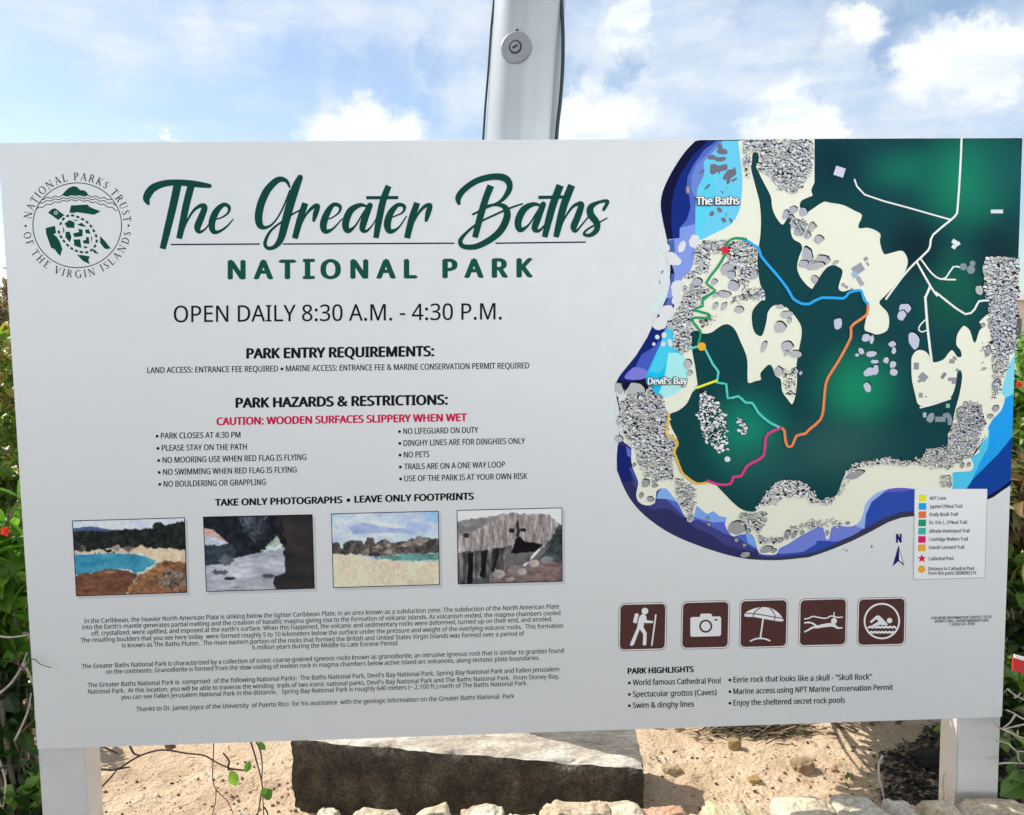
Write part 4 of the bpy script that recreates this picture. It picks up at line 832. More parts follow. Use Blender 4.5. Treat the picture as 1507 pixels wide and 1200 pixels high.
PHOTOS.append((((487.1,755.9),(645.7,752),(647.3,861.2),(490.2,865.7)), raster(((168,186,222),(226,230,240),3,4), [
    ([(.15,.18),(.3,.12),(.5,.2),(.8,.24),(.8,.3),(.5,.27),(.2,.28)], (150,166,206),(196,206,226),4,4), ([(.8,0),(1,0),(1,.2),(.9,.14)], (156,196,238),(180,210,244),4,4),
    ([(0,.4),(.05,.39),(.09,.5),(.1,.4),(.18,.37),(.28,.37),(.3,.42),(.33,.34),(.37,.33),(.4,.41),(.5,.35),(.55,.43),(.66,.4),(.82,.32),(.9,.36),(1,.42),(1,.58),(0,.56)], (44,42,44),(112,102,96),20,12),
    ([(.25,.55),(.32,.49),(.42,.44),(.5,.36),(.53,.4),(.57,.46),(.6,.56),(.55,.61),(.3,.59)], (186,172,158),(52,48,46),16,14), ([(.58,.46),(.7,.41),(.82,.33),(.92,.37),(.85,.44),(.7,.46)], (182,168,156),(110,100,94),14,10),
    ([(.36,.61),(.5,.6),(.62,.57),(1,.57),(1,.69),(.6,.67)], (66,120,112),(110,164,154),8,6), ([(.35,.61),(.6,.66),(1,.68),(1,.7),(.6,.68)], (196,206,190),(176,190,176),8,4),
    ([(0,.54),(.22,.56),(.38,.62),(.6,.67),(1,.7),(1,1),(0,1)], (232,216,192),(216,198,172),30,30)], 3)))
PHOTOS.append((((672,750.8),(827.5,747),(828,856.2),(673.7,860.4)), raster(((214,224,232),(232,238,242),3,3), [
    ([(.96,.2),(1,.24),(1,1),(.6,1),(.8,.55)], (32,40,42),(78,90,88),12,12),
    ([(0,.18),(.12,.13),(.25,.1),(.5,.05),(.75,.06),(.9,.1),(.965,.2),(.94,.34),(.86,.5),(.7,.6),(.5,.64),(0,.66)], (206,196,192),(112,102,102),34,4), ([(0,.18),(.25,.1),(.42,.07),(.3,.2),(.1,.3),(0,.4)], (150,146,146),(110,106,108),8,8),
    ([(0,.57),(.2,.56),(.52,.49),(.5,.8),(.46,1),(0,1)], (20,18,22),(150,144,142),16,2), ([(.1,.58),(.15,.57),(.13,1),(.08,1)], (14,12,16),(30,26,30),3,3), ([(.23,.56),(.29,.55),(.25,.95),(.21,.9)], (14,12,16),(34,30,34),3,3), ([(.37,.54),(.41,.53),(.35,.85),(.32,.85)], (18,16,20),(34,30,34),3,3),
    ([(.53,.52),(.56,.4),(.6,.37),(.64,.44),(.72,.46),(.82,.5),(.74,.6),(.5,.62)], (12,10,16),(24,22,28),4,4), ([(.46,.61),(.74,.59),(.68,.72),(.6,.78),(.44,.8)], (70,66,70),(112,108,108),6,6),
    ((.52,.285,.03,.03),(26,22,26),(40,36,40),3,3), ((.63,.285,.03,.025),(26,22,26),(40,36,40),3,3), ([(.565,.2),(.585,.12),(.6,.3),(.575,.42),(.56,.36)], (30,26,30),(60,54,56),4,4), ((.08,.34,.03,.03),(40,36,40),(60,56,58),3,3),
    ([(.3,1),(.34,.88),(.5,.82),(.62,.78),(.76,.7),(1,.76),(1,1)], (96,78,78),(146,124,120),12,16), ([(.66,.76),(.8,.56),(.9,.48),(.84,.6),(.72,.76)], (120,112,106),(90,84,80),6,6),
    ((.39,.88,.06,.06),(196,190,188),(140,134,134),6,6), ((.55,.83,.07,.06),(168,156,154),(120,110,110),6,6), ((.62,.86,.04,.05),(190,184,182),(140,134,134),6,6), ((.73,.75,.05,.05),(190,176,168),(120,106,100),6,6), ((.86,.7,.06,.05),(150,158,158),(110,116,116),6,6), ((.5,.96,.05,.03),(176,170,170),(130,126,126),6,6), ((.22,.97,.08,.04),(90,100,100),(60,64,66),6,6)], 4)))
def photos():
    for (tl, tr, br, bl_), img in PHOTOS:
        sh = Print()
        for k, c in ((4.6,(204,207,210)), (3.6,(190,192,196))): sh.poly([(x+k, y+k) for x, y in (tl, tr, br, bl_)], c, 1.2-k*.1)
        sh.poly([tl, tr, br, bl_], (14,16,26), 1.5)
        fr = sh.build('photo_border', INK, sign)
        q = [np.array(t, float) for t in (tl, tr, br, bl_)]
        ins = 1.2; p = Print()
        V = []
        for j in range(PH+1):
            for i in range(PW+1):
                u_ = (ins+(160-2*ins)*i/PW)/160; v_ = (ins+(108-2*ins)*j/PH)/108
                P = (q[0]*(1-u_)+q[1]*u_)*(1-v_)+(q[3]*(1-u_)+q[2]*u_)*v_; V.append(S(P[0], P[1], 2.2))
        p.v = [tuple(t) for t in V]
        for j in range(PH):
            for i in range(PW):
                a = j*(PW+1)+i; p.f.append([a, a+1, a+PW+2, a+PW+1]); p.c.append(ink(img[j, i])); p.mi.append(0)
        p.build('photo_print', INK, fr)
photos()

# ------------------------------------------------------------------ ground
SANDM = noisy('sandy_soil', [(.39,.27,.165), (.52,.385,.255), (.62,.48,.34)], scale=5, detail=12, rough=.95, bump=.9, bscale=70, bdist=.010, fine=(160, .72, 1.16))
def hz(x, y): return mnoise.fractal(Vector((x*3, y*3, 1.3)), 1, 2, 5)*.010 + mnoise.fractal(Vector((x*16, y*16, 7.7)), 1, 2, 4)*.007 + mnoise.fractal(Vector((x*55, y*55, 3.1)), 1, 2, 3)*.0035
def ground():
    xs = np.unique(np.concatenate([np.linspace(-1.6, 1.7, 331), np.linspace(-4, 4, 81), -np.geomspace(4, 2000, 24), np.geomspace(4, 2000, 24)]))
    ys = np.unique(np.concatenate([np.linspace(-.14, .75, 110), np.linspace(.75, 4, 40), np.geomspace(4, 3000, 26)]))
    b = MB(); nx = len(xs); V = []
    for y in ys:
        for x in xs:
            near = abs(x) < 4 and y < 4
            V.append((x, y, GROUND_Z + (hz(x, y) if near else 0)))
    Fc = [(j*nx+i, j*nx+i+1, (j+1)*nx+i+1, (j+1)*nx+i) for j in range(len(ys)-1) for i in range(nx-1)]
    b.add(V, Fc); tag(b.build('ground', SANDM, None, True), kind='structure')
    fm = noisy('worn_asphalt', [(.055,.052,.048), (.09,.083,.075), (.12,.11,.10)], scale=9, rough=.95, bump=.5, bscale=120, bdist=.01)
    b = MB(); b.add([(-2000,-2000,0),(2000,-2000,0),(2000,-.13,0),(-2000,-.13,0)], [(0,1,2,3)]); tag(b.build('path', fm), kind='structure')
ground()

# ------------------------------------------------------------------ rocks
def rock_mesh(mb, c, r, seed, sub=3, rough=.22, col=None, pw=.7, mi=0):
    bm = bmesh.new(); bmesh.ops.create_icosphere(bm, subdivisions=sub, radius=1)
    o = Vector((seed*3.1, seed*1.7, seed*.9))
    for v in bm.verts:
        n = v.co.normalized(); k = 1 + rough*mnoise.fractal(n*1.1+o, 1, 2, 2) + rough*.35*mnoise.fractal(n*4+o, 1, 2, 3)
        q = Vector((abs(n.x)**pw*math.copysign(1, n.x), abs(n.y)**pw*math.copysign(1, n.y), abs(n.z)**pw*math.copysign(1, n.z)))*k
        v.co = Vector((c[0]+q.x*r[0], c[1]+q.y*r[1], c[2]+q.z*r[2]))
    mb.add([v.co[:] for v in bm.verts], [[w.index for w in f.verts] for f in bm.faces], col, mi); bm.free()
STONEM = noisy('pale_wall_stone', [(.32,.25,.17), (.52,.45,.34), (.60,.55,.46), (.68,.64,.56)], scale=10, detail=12, rough=.92, bump=1.0, bscale=38, bdist=.016, attr=True, fine=(95, .66, 1.12))
wall = empty('stone_wall', (0, -.1, 0), 'low wall of pale rough stones along the foot of the white sign', 'wall')
# (left px, right px, top py, tint) along the visible crest
CREST = [(-120,20,1245,(1,.97,.9)), (25,150,1240,(1,.95,.85)), (155,330,1222,(.95,.9,.85)), (338,372,1199,(1,1,1)), (378,462,1222,(1,.95,.85)), (464,500,1188,(1.1,1.1,1.12)), (505,602,1193,(1.02,.98,.88)), (596,676,1190,(1,.93,.8)), (678,738,1183,(1.1,1.08,1.05)), (742,800,1192,(1.1,1.05,1.0)), (794,902,1176,(1.02,.9,.78)), (872,952,1180,(1.08,1.06,1.0)),
         (946,1012,1183,(1.0,.66,.55)), (1012,1048,1196,(1.15,1.15,1.15)), (1030,1112,1182,(1.05,1.0,.8)), (1112,1140,1190,(.95,.85,.7)), (1135,1232,1175,(1.08,1.08,.98)), (1218,1302,1173,(1.05,1.05,1.0)), (1300,1352,1178,(1.1,1.1,1.12)), (1350,1425,1187,(1.08,1.0,.88)), (1405,1530,1176,(1.08,.98,.84)), (1530,1640,1180,(1.02,.98,.9))]
for i, (xl, xr, yt, tint) in enumerate(CREST):
    yy = -.045 - .02*((i*37) % 5)/5
    pl, pr = at_y(xl, yt, yy), at_y(xr, yt, yy); zt = (pl.z+pr.z)/2 - .016
    hw = (pr.x-pl.x)/2*1.04; hgt = .075+.02*((i*13) % 4)
    q = MB(); rock_mesh(q, ((pl.x+pr.x)/2, yy-.018, zt-hgt), (hw, .075, hgt), i+1, 5, .17, tint, .5); q.build('stone', STONEM, wall, True)
q = MB(); pts_ = []                               # dirt and mortar packed between the stones
nx_, ny_ = 260, 8
for j in range(ny_+1):
    for i in range(nx_+1):
        x = -1.8+3.5*i/nx_; y = -.125+.11*j/ny_; px_ = 753+(x+.1)*600
        zc = [at_y((a+b)/2, t, y).z for a, b, t, _ in CREST if a <= px_ <= b]; zc = min(zc) if zc else BOARD_Z-.26
        pts_.append((x, y, min(zc, BOARD_Z-.235)-.030+mnoise.fractal(Vector((x*30, y*30, 4)), 1, 2, 4)*.012-.03*abs(j/ny_-.5)))
q.add(pts_, [(j*(nx_+1)+i, j*(nx_+1)+i+1, (j+1)*(nx_+1)+i+1, (j+1)*(nx_+1)+i) for j in range(ny_) for i in range(nx_)])
q.build('mortar', noisy('sandy_mortar', [(.22,.15,.09), (.40,.30,.20), (.50,.42,.32)], scale=18, rough=.95, bump=.8, bscale=90, bdist=.008), wall, True)
for i in range(13):                                # lower course, down to the path
    x = -1.75+i*.29; q = MB(); rock_mesh(q, (x, -.085, .10), (.16, .08, .13), 60+i, 3, .2, (.95+.05*(i % 3), .93, .85)); q.build('stone', STONEM, wall, True)

# slab
def slab():
    SZ = BOARD_Z-.2
    fl, frt = at_z(428,1087,SZ), at_z(948,1132,SZ)
    br, bl_ = Vector((.365,.60,SZ)), Vector((-.70,.66,SZ))
    nx, ny, nz = 110, 26, 22; b = MB()
    def P(u, v, w):
        f = fl.lerp(frt, u); k = bl_.lerp(br, u); p = f.lerp(k, v); p.z = SZ - (1-w)*.30
        e = min(u, 1-u)*1.07; e2 = min(v, 1-v)*.3; e3 = (1-w)*.3
        n = mnoise.fractal(p*22, 1, 2, 5); n2 = mnoise.fractal(p*7, 1, 2, 3)
        edge = max(0, 1-min(max(e, e2), max(e, e3), max(e2, e3))/.02)
        chip = max(0, mnoise.fractal(p*13+Vector((5,2,1)), 1, 2, 4)-.12)
        p.z += n2*.006+n*.004 - edge*(.005*(1+n*1.5)+.020*chip); d = (k-f).normalized()
        p += d*(edge*(.006*(1+n)+.03*chip) + n*.006) if v < .5 else -d*(edge*.006)
        if u < .02 or u > .98: p += Vector((n*.006, 0, 0))
        return p
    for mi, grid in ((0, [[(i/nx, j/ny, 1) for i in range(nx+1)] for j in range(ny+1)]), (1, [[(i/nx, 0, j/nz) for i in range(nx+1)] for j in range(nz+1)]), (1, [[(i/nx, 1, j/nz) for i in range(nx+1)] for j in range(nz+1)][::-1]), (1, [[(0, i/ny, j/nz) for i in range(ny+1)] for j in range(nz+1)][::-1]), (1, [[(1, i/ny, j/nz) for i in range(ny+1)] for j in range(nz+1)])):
        w = len(grid[0]); b.add([P(*q) for r in grid for q in r], [(j*w+i, j*w+i+1, (j+1)*w+i+1, (j+1)*w+i) for j in range(len(grid)-1) for i in range(w-1)], None, mi)
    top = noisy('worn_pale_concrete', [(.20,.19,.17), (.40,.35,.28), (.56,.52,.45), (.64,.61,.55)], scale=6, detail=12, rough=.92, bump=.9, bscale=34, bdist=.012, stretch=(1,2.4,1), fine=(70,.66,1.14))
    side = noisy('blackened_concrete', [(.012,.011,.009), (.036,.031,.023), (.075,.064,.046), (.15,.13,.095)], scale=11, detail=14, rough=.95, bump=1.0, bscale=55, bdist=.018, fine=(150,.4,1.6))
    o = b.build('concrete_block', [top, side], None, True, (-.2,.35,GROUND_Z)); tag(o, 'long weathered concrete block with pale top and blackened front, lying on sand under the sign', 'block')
slab()

# loose rocks on the sand
RKM = noisy('brown_field_rock', [(.14,.10,.07), (.28,.21,.14), (.42,.34,.24)], scale=14, rough=.95, bump=.6, bscale=80, bdist=.006, attr=True)
for px, py, w, h, lab, tint in ((1372,1122,46,15,'black rock lying in the shadow on the sand left of the right post',(.06,.06,.06)), (1182,1131,30,16,'brown angular rock on the sand, largest loose rock there',(1,.9,.8)), (987,1134,24,10,'pale rounded pebble on the sand just right of the concrete block',(1.5,1.5,1.35)), (1080,1099,16,14,'small olive stone on the sand below the dry twig litter',(1.0,1.0,.65)), (1110,1148,16,8,'tan flat stone on the sand between the pebble and the stone wall',(1.3,1.15,.7)), (1228,1134,8,6,'tiny tan stone just right of the brown angular rock',(1.2,1,.8))):
    p = at_z(px, py, GROUND_Z+.006); sc = (p-CAM).length/F_PX
    q = MB(); rock_mesh(q, (p.x, p.y, GROUND_Z+h*sc*.35), (w*sc*.5, w*sc*.42, h*sc*.62), px*.01, 3, .35, tint)
    tag(q.build('loose_rock', RKM, None, False, (p.x, p.y, GROUND_Z)), lab, 'rock')
def gravel():
    q = MB(); rnd = random.Random(5)
    for _ in range(3200):
        x, y = rnd.uniform(-1.4, 1.5), rnd.uniform(.0, .75); s = .0014+.0055*rnd.random()**5
        bm = bmesh.new(); bmesh.ops.create_icosphere(bm, subdivisions=1, radius=1)
        for v in bm.verts: v.co = Vector((x+v.co.x*s*(1+rnd.uniform(-.3,.3)), y+v.co.y*s*(1+rnd.uniform(-.3,.3)), GROUND_Z+hz(x, y)+s*.3+v.co.z*s*.7))
        t = rnd.choice(((.5,.4,.3),(.9,.8,.65),(.7,.55,.4),(1.4,1.3,1.1),(.3,.24,.2))); q.add([v.co[:] for v in bm.verts], [[w.index for w in f.verts] for f in bm.faces], t); bm.free()
    tag(q.build('gravel', RKM), 'fine gravel crumbs scattered over the sand', 'gravel', kind='stuff')
gravel()

# ------------------------------------------------------------------ lamp pole behind the board
def lamp_pole():
    PY = .62
    a, b_ = at_y(766.5, 205, PY), at_y(780, 0, PY); ax = (b_-a).normalized()
    base = a + ax*((GROUND_Z-.15-a.z)/ax.z)
    def P(z): return base + ax*((z-base.z)/ax.z)
    sc = (a-CAM).dot(FWD)/F_PX; r0 = 52.2*sc
    pm, nt, bs = mat('brushed_grey_pole'); N = nt.nodes; L = nt.links
    tc = N.new('ShaderNodeTexCoord'); nz = N.new('ShaderNodeTexNoise'); nz.inputs['Scale'].default_value = 9; nz.inputs['Detail'].default_value = 8; L.new(tc.outputs['Object'], nz.inputs['Vector'])
    cr = N.new('ShaderNodeValToRGB'); cr.color_ramp.elements[0].color = (.40,.44,.46,1); cr.color_ramp.elements[1].color = (.50,.53,.54,1); L.new(nz.outputs[0], cr.inputs[0]); L.new(cr.outputs[0], bs.inputs['Base Color'])
    bs.inputs['Metallic'].default_value = .35; bs.inputs['Roughness'].default_value = .36
    root = empty('lamp_pole', (base.x, base.y, GROUND_Z), 'thick grey metal lamp pole leaning behind the top edge of the sign', 'pole')
    q = MB(); q.tube([P(z) for z in (GROUND_Z-.1, 1.0, 2.0, 3.5, 5.5)], [r0*1.01, r0*1.0, r0, r0*.98, r0*.95], 64); q.build('shaft', pm, root, True)
    q = MB(); t = P(5.5); q.tube([t, t+ax*.25, t+ax*.4+Vector((.25,-.1,.02)), t+ax*.42+Vector((.9,-.4,.03))], [r0*.5, .05, .045, .04], 24); q.build('arm', pm, root, True)
    # round cover plate facing the path
    cpx = at_y(758.5, 71, PY-r0); n = (CAM-cpx); n.z = 0; n -= ax*n.dot(ax); n.normalize()
    axp = P(cpx.z); off = (cpx-axp); off -= ax*off.dot(ax)
    n = off.normalized() if off.length > .01 else n
    c0 = axp + n*(r0-.012); r = 22*sc
    plate = plain('dull_grey_plate', (.30,.31,.34), .5, .2); dark = plain('dark_gap', (.03,.03,.035), .6)
    q = MB(); q.tube([c0, c0+n*.016, c0+n*.0185], [r, r, r*.93], 40); pl_ = q.build('cover_plate', plate, root)
    q = MB(); q.tube([c0+n*.0186, c0+n*.020], [r*.42, r*.42], 28); q.build('ring_gap', dark, pl_)
    q = MB(); q.tube([c0+n*.0201, c0+n*.0235], [r*.33, r*.31], 28); q.build('screw_head', plate, pl_)
    side = ax.cross(n).normalized(); q = MB()
    q.tube([c0+n*.0236+side*r*.16+ax*r*.08, c0+n*.0236-side*r*.16-ax*r*.08], r*.07, 8); q.build('screw_slot', dark, pl_)
    q = MB(); q.tube([c0+n*.006+ax*r*1.08, c0+n*.013+ax*r*1.08], [r*.09, r*.09], 12); q.build('rivet', dark, pl_)
    cm = plain('dark_teal_cable', (.012,.035,.04), .45)
    q = MB(); pts = [at_y(px, py, PY-.01) for px, py in ((729,-60),(727,0),(723,40),(719,100),(714,160),(710.5,215),(708,330),(703,700))]; q.tube(pts, .0036, 10); q.build('cable', cm, root, True)
    q = MB(); pts = [at_y(px, py, PY-r0*.55) for px, py in ((815,-150),(821,-60),(826,0),(828.5,50),(828,100),(824.5,150),(819,203),(812,330),(800,600))]; q.tube(crom([tuple(p) for p in pts], 4), .0058, 10); q.build('cable', cm, root, True)
lamp_pole()

# ------------------------------------------------------------------ vegetation
def leaf_material(name, hue, trans=.35):
    m, nt, b = mat(name); N = nt.nodes; L = nt.links
    at = N.new('ShaderNodeAttribute'); at.attribute_name = 'Col'; L.new(at.outputs[0], b.inputs['Base Color']); b.inputs['Roughness'].default_value = .42; b.inputs['Specular IOR Level'].default_value = .45
    tr = N.new('ShaderNodeBsdfTranslucent'); sc = N.new('ShaderNodeMix'); sc.data_type = 'RGBA'; sc.blend_type = 'MULTIPLY'; sc.inputs[0].default_value = 1; L.new(at.outputs[0], sc.inputs[6]); sc.inputs[7].default_value = (*hue, 1); L.new(sc.outputs[2], tr.inputs[0])
    mx = N.new('ShaderNodeMixShader'); mx.inputs[0].default_value = trans; L.new(b.outputs[0], mx.inputs[1]); L.new(tr.outputs[0], mx.inputs[2]); L.new(mx.outputs[0], N['Material Output'].inputs[0])
    return m
LEAFM = leaf_material('green_leaf', (1.5,1.7,.7)); BARK = noisy('grey_bark', [(.07,.05,.035), (.14,.11,.08), (.22,.18,.14)], scale=30, rough=.9, bump=.5, bscale=90, bdist=.003)
PALE = noisy('bleached_twig', [(.30,.26,.21), (.46,.41,.34), (.56,.50,.42)], scale=40, rough=.9)
DARKTWIG = noisy('dark_vine_stem', [(.030,.018,.016), (.06,.035,.03), (.10,.06,.05)], scale=40, rough=.85)
def leaf(mb, base, d, n, ln, wd, col, curl=.25, shape=(.0, .62, 1.0, .78, .0)):
    d = d.normalized(); s = d.cross(n)
    if s.length < 1e-3: s = d.orthogonal()
    s.normalize(); up = s.cross(d).normalized(); k = len(shape); v = []
    for i, w in enumerate(shape):
        t = i/(k-1); c = base + d*(ln*t) - up*(curl*ln*t*t)
        v += [c - s*(w*wd/2) + up*(.18*w*wd), c, c + s*(w*wd/2) + up*(.18*w*wd)]
    f = []
    for i in range(k-1):
        a = i*3; f += [(a, a+1, a+4, a+3), (a+1, a+2, a+5, a+4)]
    mb.add(v, f, col)
def rdir(rnd, up=.0):
    while True:
        v = Vector((rnd.uniform(-1,1), rnd.uniform(-1,1), rnd.uniform(-1,1)))
        if .05 < v.length < 1: v.normalize(); v.z += up; return v.normalized()
def shrub(name, loc, blobs, n, size, pal, label, cat, seed, group=None, stems=8, aspect=.45, clump=14, stemm=None, flowers=(), up=.35, hang=.25):
    """blobs: (x, y, z, rx, ry, rz); leaves in clumps through the volume, on stems from the base"""
    rnd = random.Random(seed); root = empty(name, loc, label, cat, group); lv = MB(); sm = MB(); base = Vector(loc)
    vol = [(b[3]*b[4]*b[5])**.55 for b in blobs]
    for i in range(n//clump):
        b = rnd.choices(blobs, vol)[0]; q = rdir(rnd)*(rnd.random()**.42)
        c = Vector((b[0]+q.x*b[3], b[1]+q.y*b[4], b[2]+q.z*b[5]))
        if c.z < base.z+.02: c.z = base.z+.02+rnd.random()*.05
        tone = rnd.uniform(.65, 1.25); pc = rnd.choices(pal, [p[3] if len(p) > 3 else 1 for p in pal])[0]
        axis = rdir(rnd, .6); L_ = size*rnd.uniform(1.2, 2.4)
        if i % 3 == 0: sm.tube([c-axis*L_*.6, c, c+axis*L_*.6], [size*.035, size*.03, size*.015], 5)
        for k in range(clump):
            t = rnd.uniform(-.5, .6); d = (rdir(rnd, up)+axis*.5).normalized()
            ln = size*rnd.uniform(.6, 1.15); v = tone*rnd.uniform(.8, 1.2)
            leaf(lv, c+axis*L_*t, d, (Vector((0,0,1))+rdir(rnd)*.7).normalized(), ln, ln*aspect*rnd.uniform(.8, 1.2), tuple(min(.6, x*v) for x in pc[:3]), hang*rnd.uniform(.3, 1.6))
    for k in range(stems):
        b = rnd.choice(blobs); tip = Vector((b[0], b[1], b[2])) + Vector((rnd.uniform(-.8,.8)*b[3], rnd.uniform(-.8,.8)*b[4], rnd.uniform(0,.9)*b[5]))
        st = base + Vector((rnd.uniform(-.12,.12), rnd.uniform(-.1,.1), -.03)); mid = st.lerp(tip, .5)+rdir(rnd)*.08
        r = size*.12; sm.tube(crom([tuple(st), tuple(mid), tuple(tip)], 5), [r*(1-.08*i) for i in range(11)], 7)
    lv.build('foliage', LEAFM, root); sm.build('branches', stemm or BARK, root, True)
    for fx in flowers:
        fm = MB(); c = Vector(fx[0])
        for k in range(5):
            a = k*1.257; d = Vector((math.cos(a), -.5, math.sin(a))).normalized(); leaf(fm, c, d, Vector((0,-1,0)), fx[1], fx[1]*.8, (.62,.035,.02), .2, (.25,.8,1,.8,.2))
        fm.tube([c, c+Vector((0,-fx[1]*.9,fx[1]*.2))], fx[1]*.06, 6, (.7,.4,.05)); fm.build('flower', LEAFM, root)
    return root
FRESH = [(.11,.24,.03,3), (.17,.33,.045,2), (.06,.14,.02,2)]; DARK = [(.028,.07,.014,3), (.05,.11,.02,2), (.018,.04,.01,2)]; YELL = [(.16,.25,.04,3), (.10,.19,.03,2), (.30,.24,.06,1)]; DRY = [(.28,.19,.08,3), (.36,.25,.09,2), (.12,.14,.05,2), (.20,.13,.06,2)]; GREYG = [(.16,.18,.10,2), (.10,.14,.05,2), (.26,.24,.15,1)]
g = GROUND_Z
# left side
fl_ = at_y(9, 782, .06)
shrub('leafy_shrub', (-1.45,.14,g), [(-1.43,.16,.98,.13,.09,.15), (-1.40,.12,1.02,.09,.06,.13), (-1.45,.18,.80,.12,.08,.12)], 640, .095, FRESH, 'bright green shrub with broad pointed leaves at the left edge of the sign', 'shrub', 11, stems=9, aspect=.40, flowers=[(tuple(fl_),.014)], up=.15)
shrub('hedge_bush', (-2.6,2.3,g), [(-2.55,2.3,1.35,.5,.4,.45), (-2.5,2.1,.85,.5,.35,.5), (-2.25,2.2,.75,.35,.3,.5)], 7000, .06, YELL, 'tall yellow-green hedge bush behind the left edge of the sign', 'bush', 12, aspect=.5)
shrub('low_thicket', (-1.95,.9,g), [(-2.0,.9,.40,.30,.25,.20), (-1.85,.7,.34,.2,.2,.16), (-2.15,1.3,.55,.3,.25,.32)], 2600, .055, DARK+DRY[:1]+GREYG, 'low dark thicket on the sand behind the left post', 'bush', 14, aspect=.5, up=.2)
shrub('ground_creeper', (-1.42,.10,g), [(-1.40,.10,.55,.13,.06,.20), (-1.36,.08,.34,.13,.06,.13), (-1.46,.16,.65,.12,.08,.2)], 620, .055, DARK+[(.15,.28,.05,3)], 'dark tangled creeper with round leaves beside the left post', 'plant', 13, aspect=.7, stems=14, up=.1)
# right side
shrub('flowering_bush', (1.95,1.0,g), [(1.80,.75,1.36,.16,.14,.14), (1.95,1.0,1.30,.42,.35,.24), (1.80,.9,1.25,.25,.25,.36), (1.95,1.2,.9,.3,.3,.5)], 3600, .06, YELL+FRESH, 'green bush with a small red bloom beside the upper right edge of the sign', 'bush', 21, aspect=.45, flowers=[(tuple(at_y(1499,566,.6)),.013)])
shrub('yellowing_shrub', (1.72,.6,g), [(1.66,.6,1.08,.20,.18,.17), (1.60,.5,1.02,.14,.14,.14)], 700, .09, DRY, 'shrub with curled yellow and brown leaves beside the right edge of the sign', 'shrub', 22, aspect=.34, up=-.1, hang=.6)
shrub('tangled_shrub', (1.30,.95,g), [(1.62,.6,.75,.26,.2,.24), (1.55,.5,.45,.2,.14,.24), (.80,.34,.84,.15,.09,.15)] + [(*(at_z(px, py, g)+SUN_DIR*(h/SUN_DIR.z)), r_, r_*.8, r_) for px, py, h, r_ in ((1395,1075,.55,.13), (1385,1105,.62,.13), (1365,1130,.62,.12), (1350,1160,.66,.12), (1395,1150,.7,.14), (1350,1190,.7,.12), (1400,1190,.75,.14), (1440,1120,.6,.15), (1380,1085,.85,.14), (1400,1165,.95,.15))], 13000, .06, DARK+GREYG+YELL[:2], 'dense dark tangled shrub behind the right post', 'shrub', 23, aspect=.55, stems=26)  # unseen clumps behind the board placed up-sun to shade the sand and post
shrub('broad_leaved_plant', (1.36,.06,g), [(1.345,.06,.42,.05,.04,.05), (1.38,.07,.33,.06,.04,.05)], 34, .10, [(.20,.30,.10,1),(.12,.22,.06,1)], 'small plant with broad pale green leaves at the foot of the right post', 'plant', 24, aspect=.55, stems=3, clump=5)
# a few more bushes that stand behind the board
for i, (x, y, h) in enumerate(((-1.1,2.6,.7), (1.4,3.4,.8), (2.9,2.6,.9), (-3.0,2.4,.9))):
    if i in (2, 3):
        shrub('hedge_bush', (x,y,g), [(x,y,g+h*.6,.6,.45,h*.55)], 1500, .07, YELL if i == 3 else FRESH, ('broad bush far left beyond the hedge', 'broad bush far right beyond the flowering bush')[i == 2], 'bush', 30+i)
shrub('hedge_bush', (-4.2,5.6,g), [(-4.3,5.6,.95,1.1,.6,.75), (-3.5,5.4,.8,.6,.5,.6)], 4200, .10, YELL+GREYG, 'olive scrub in the distance at the left edge, below the brownish tree', 'bush', 37, aspect=.5)
# far trees and a low building
def far_tree(x, y, h, pal, seed, label):
    shrub('tree', (x,y,g), [(x,y,g+h*.62,h*.42,h*.36,h*.32), (x+h*.25,y,g+h*.5,h*.25,h*.25,h*.25), (x-h*.28,y,g+h*.52,h*.25,h*.25,h*.24)], 2600, h*.055, pal, label, 'tree', seed, 'trees beyond the sign', stems=7, aspect=.5)
far_tree(-9.5,14,3.2,[(.17,.12,.10,2),(.22,.15,.12,2),(.13,.11,.06,1)],41,'brownish leafless-looking tree in the distance at the far left edge')
far_tree(-13,17,3.0,DARK,42,'dark green tree in the distance beyond the brownish tree')
far_tree(13,24,2.6,DARK,43,'dark tree beside the distant white-roofed building')
def building():
    root = empty('low_building', (15.5,22,g), 'low cream building with white roof in the distance at the right edge', 'building')
    wm = noisy('cream_render', [(.50,.45,.37), (.58,.53,.44)], scale=2, rough=.9); rm = plain('white_roof_sheet', (.75,.76,.78), .5); dm = plain('dark_window_glass', (.03,.035,.04), .2)
    q = MB(); q.box(11,20,21,25,g,g+2.2); q.build('wall', wm, root)
    q = MB(); q.box(10.6,20.4,20.6,25.4,g+2.2,g+2.36); q.build('roof', rm, root)
    for k in range(4): q = MB(); q.box(11.6+k*2.1,12.9+k*2.1,20.97,21.0,g+.9,g+1.7); q.build('window', dm, root)
building()

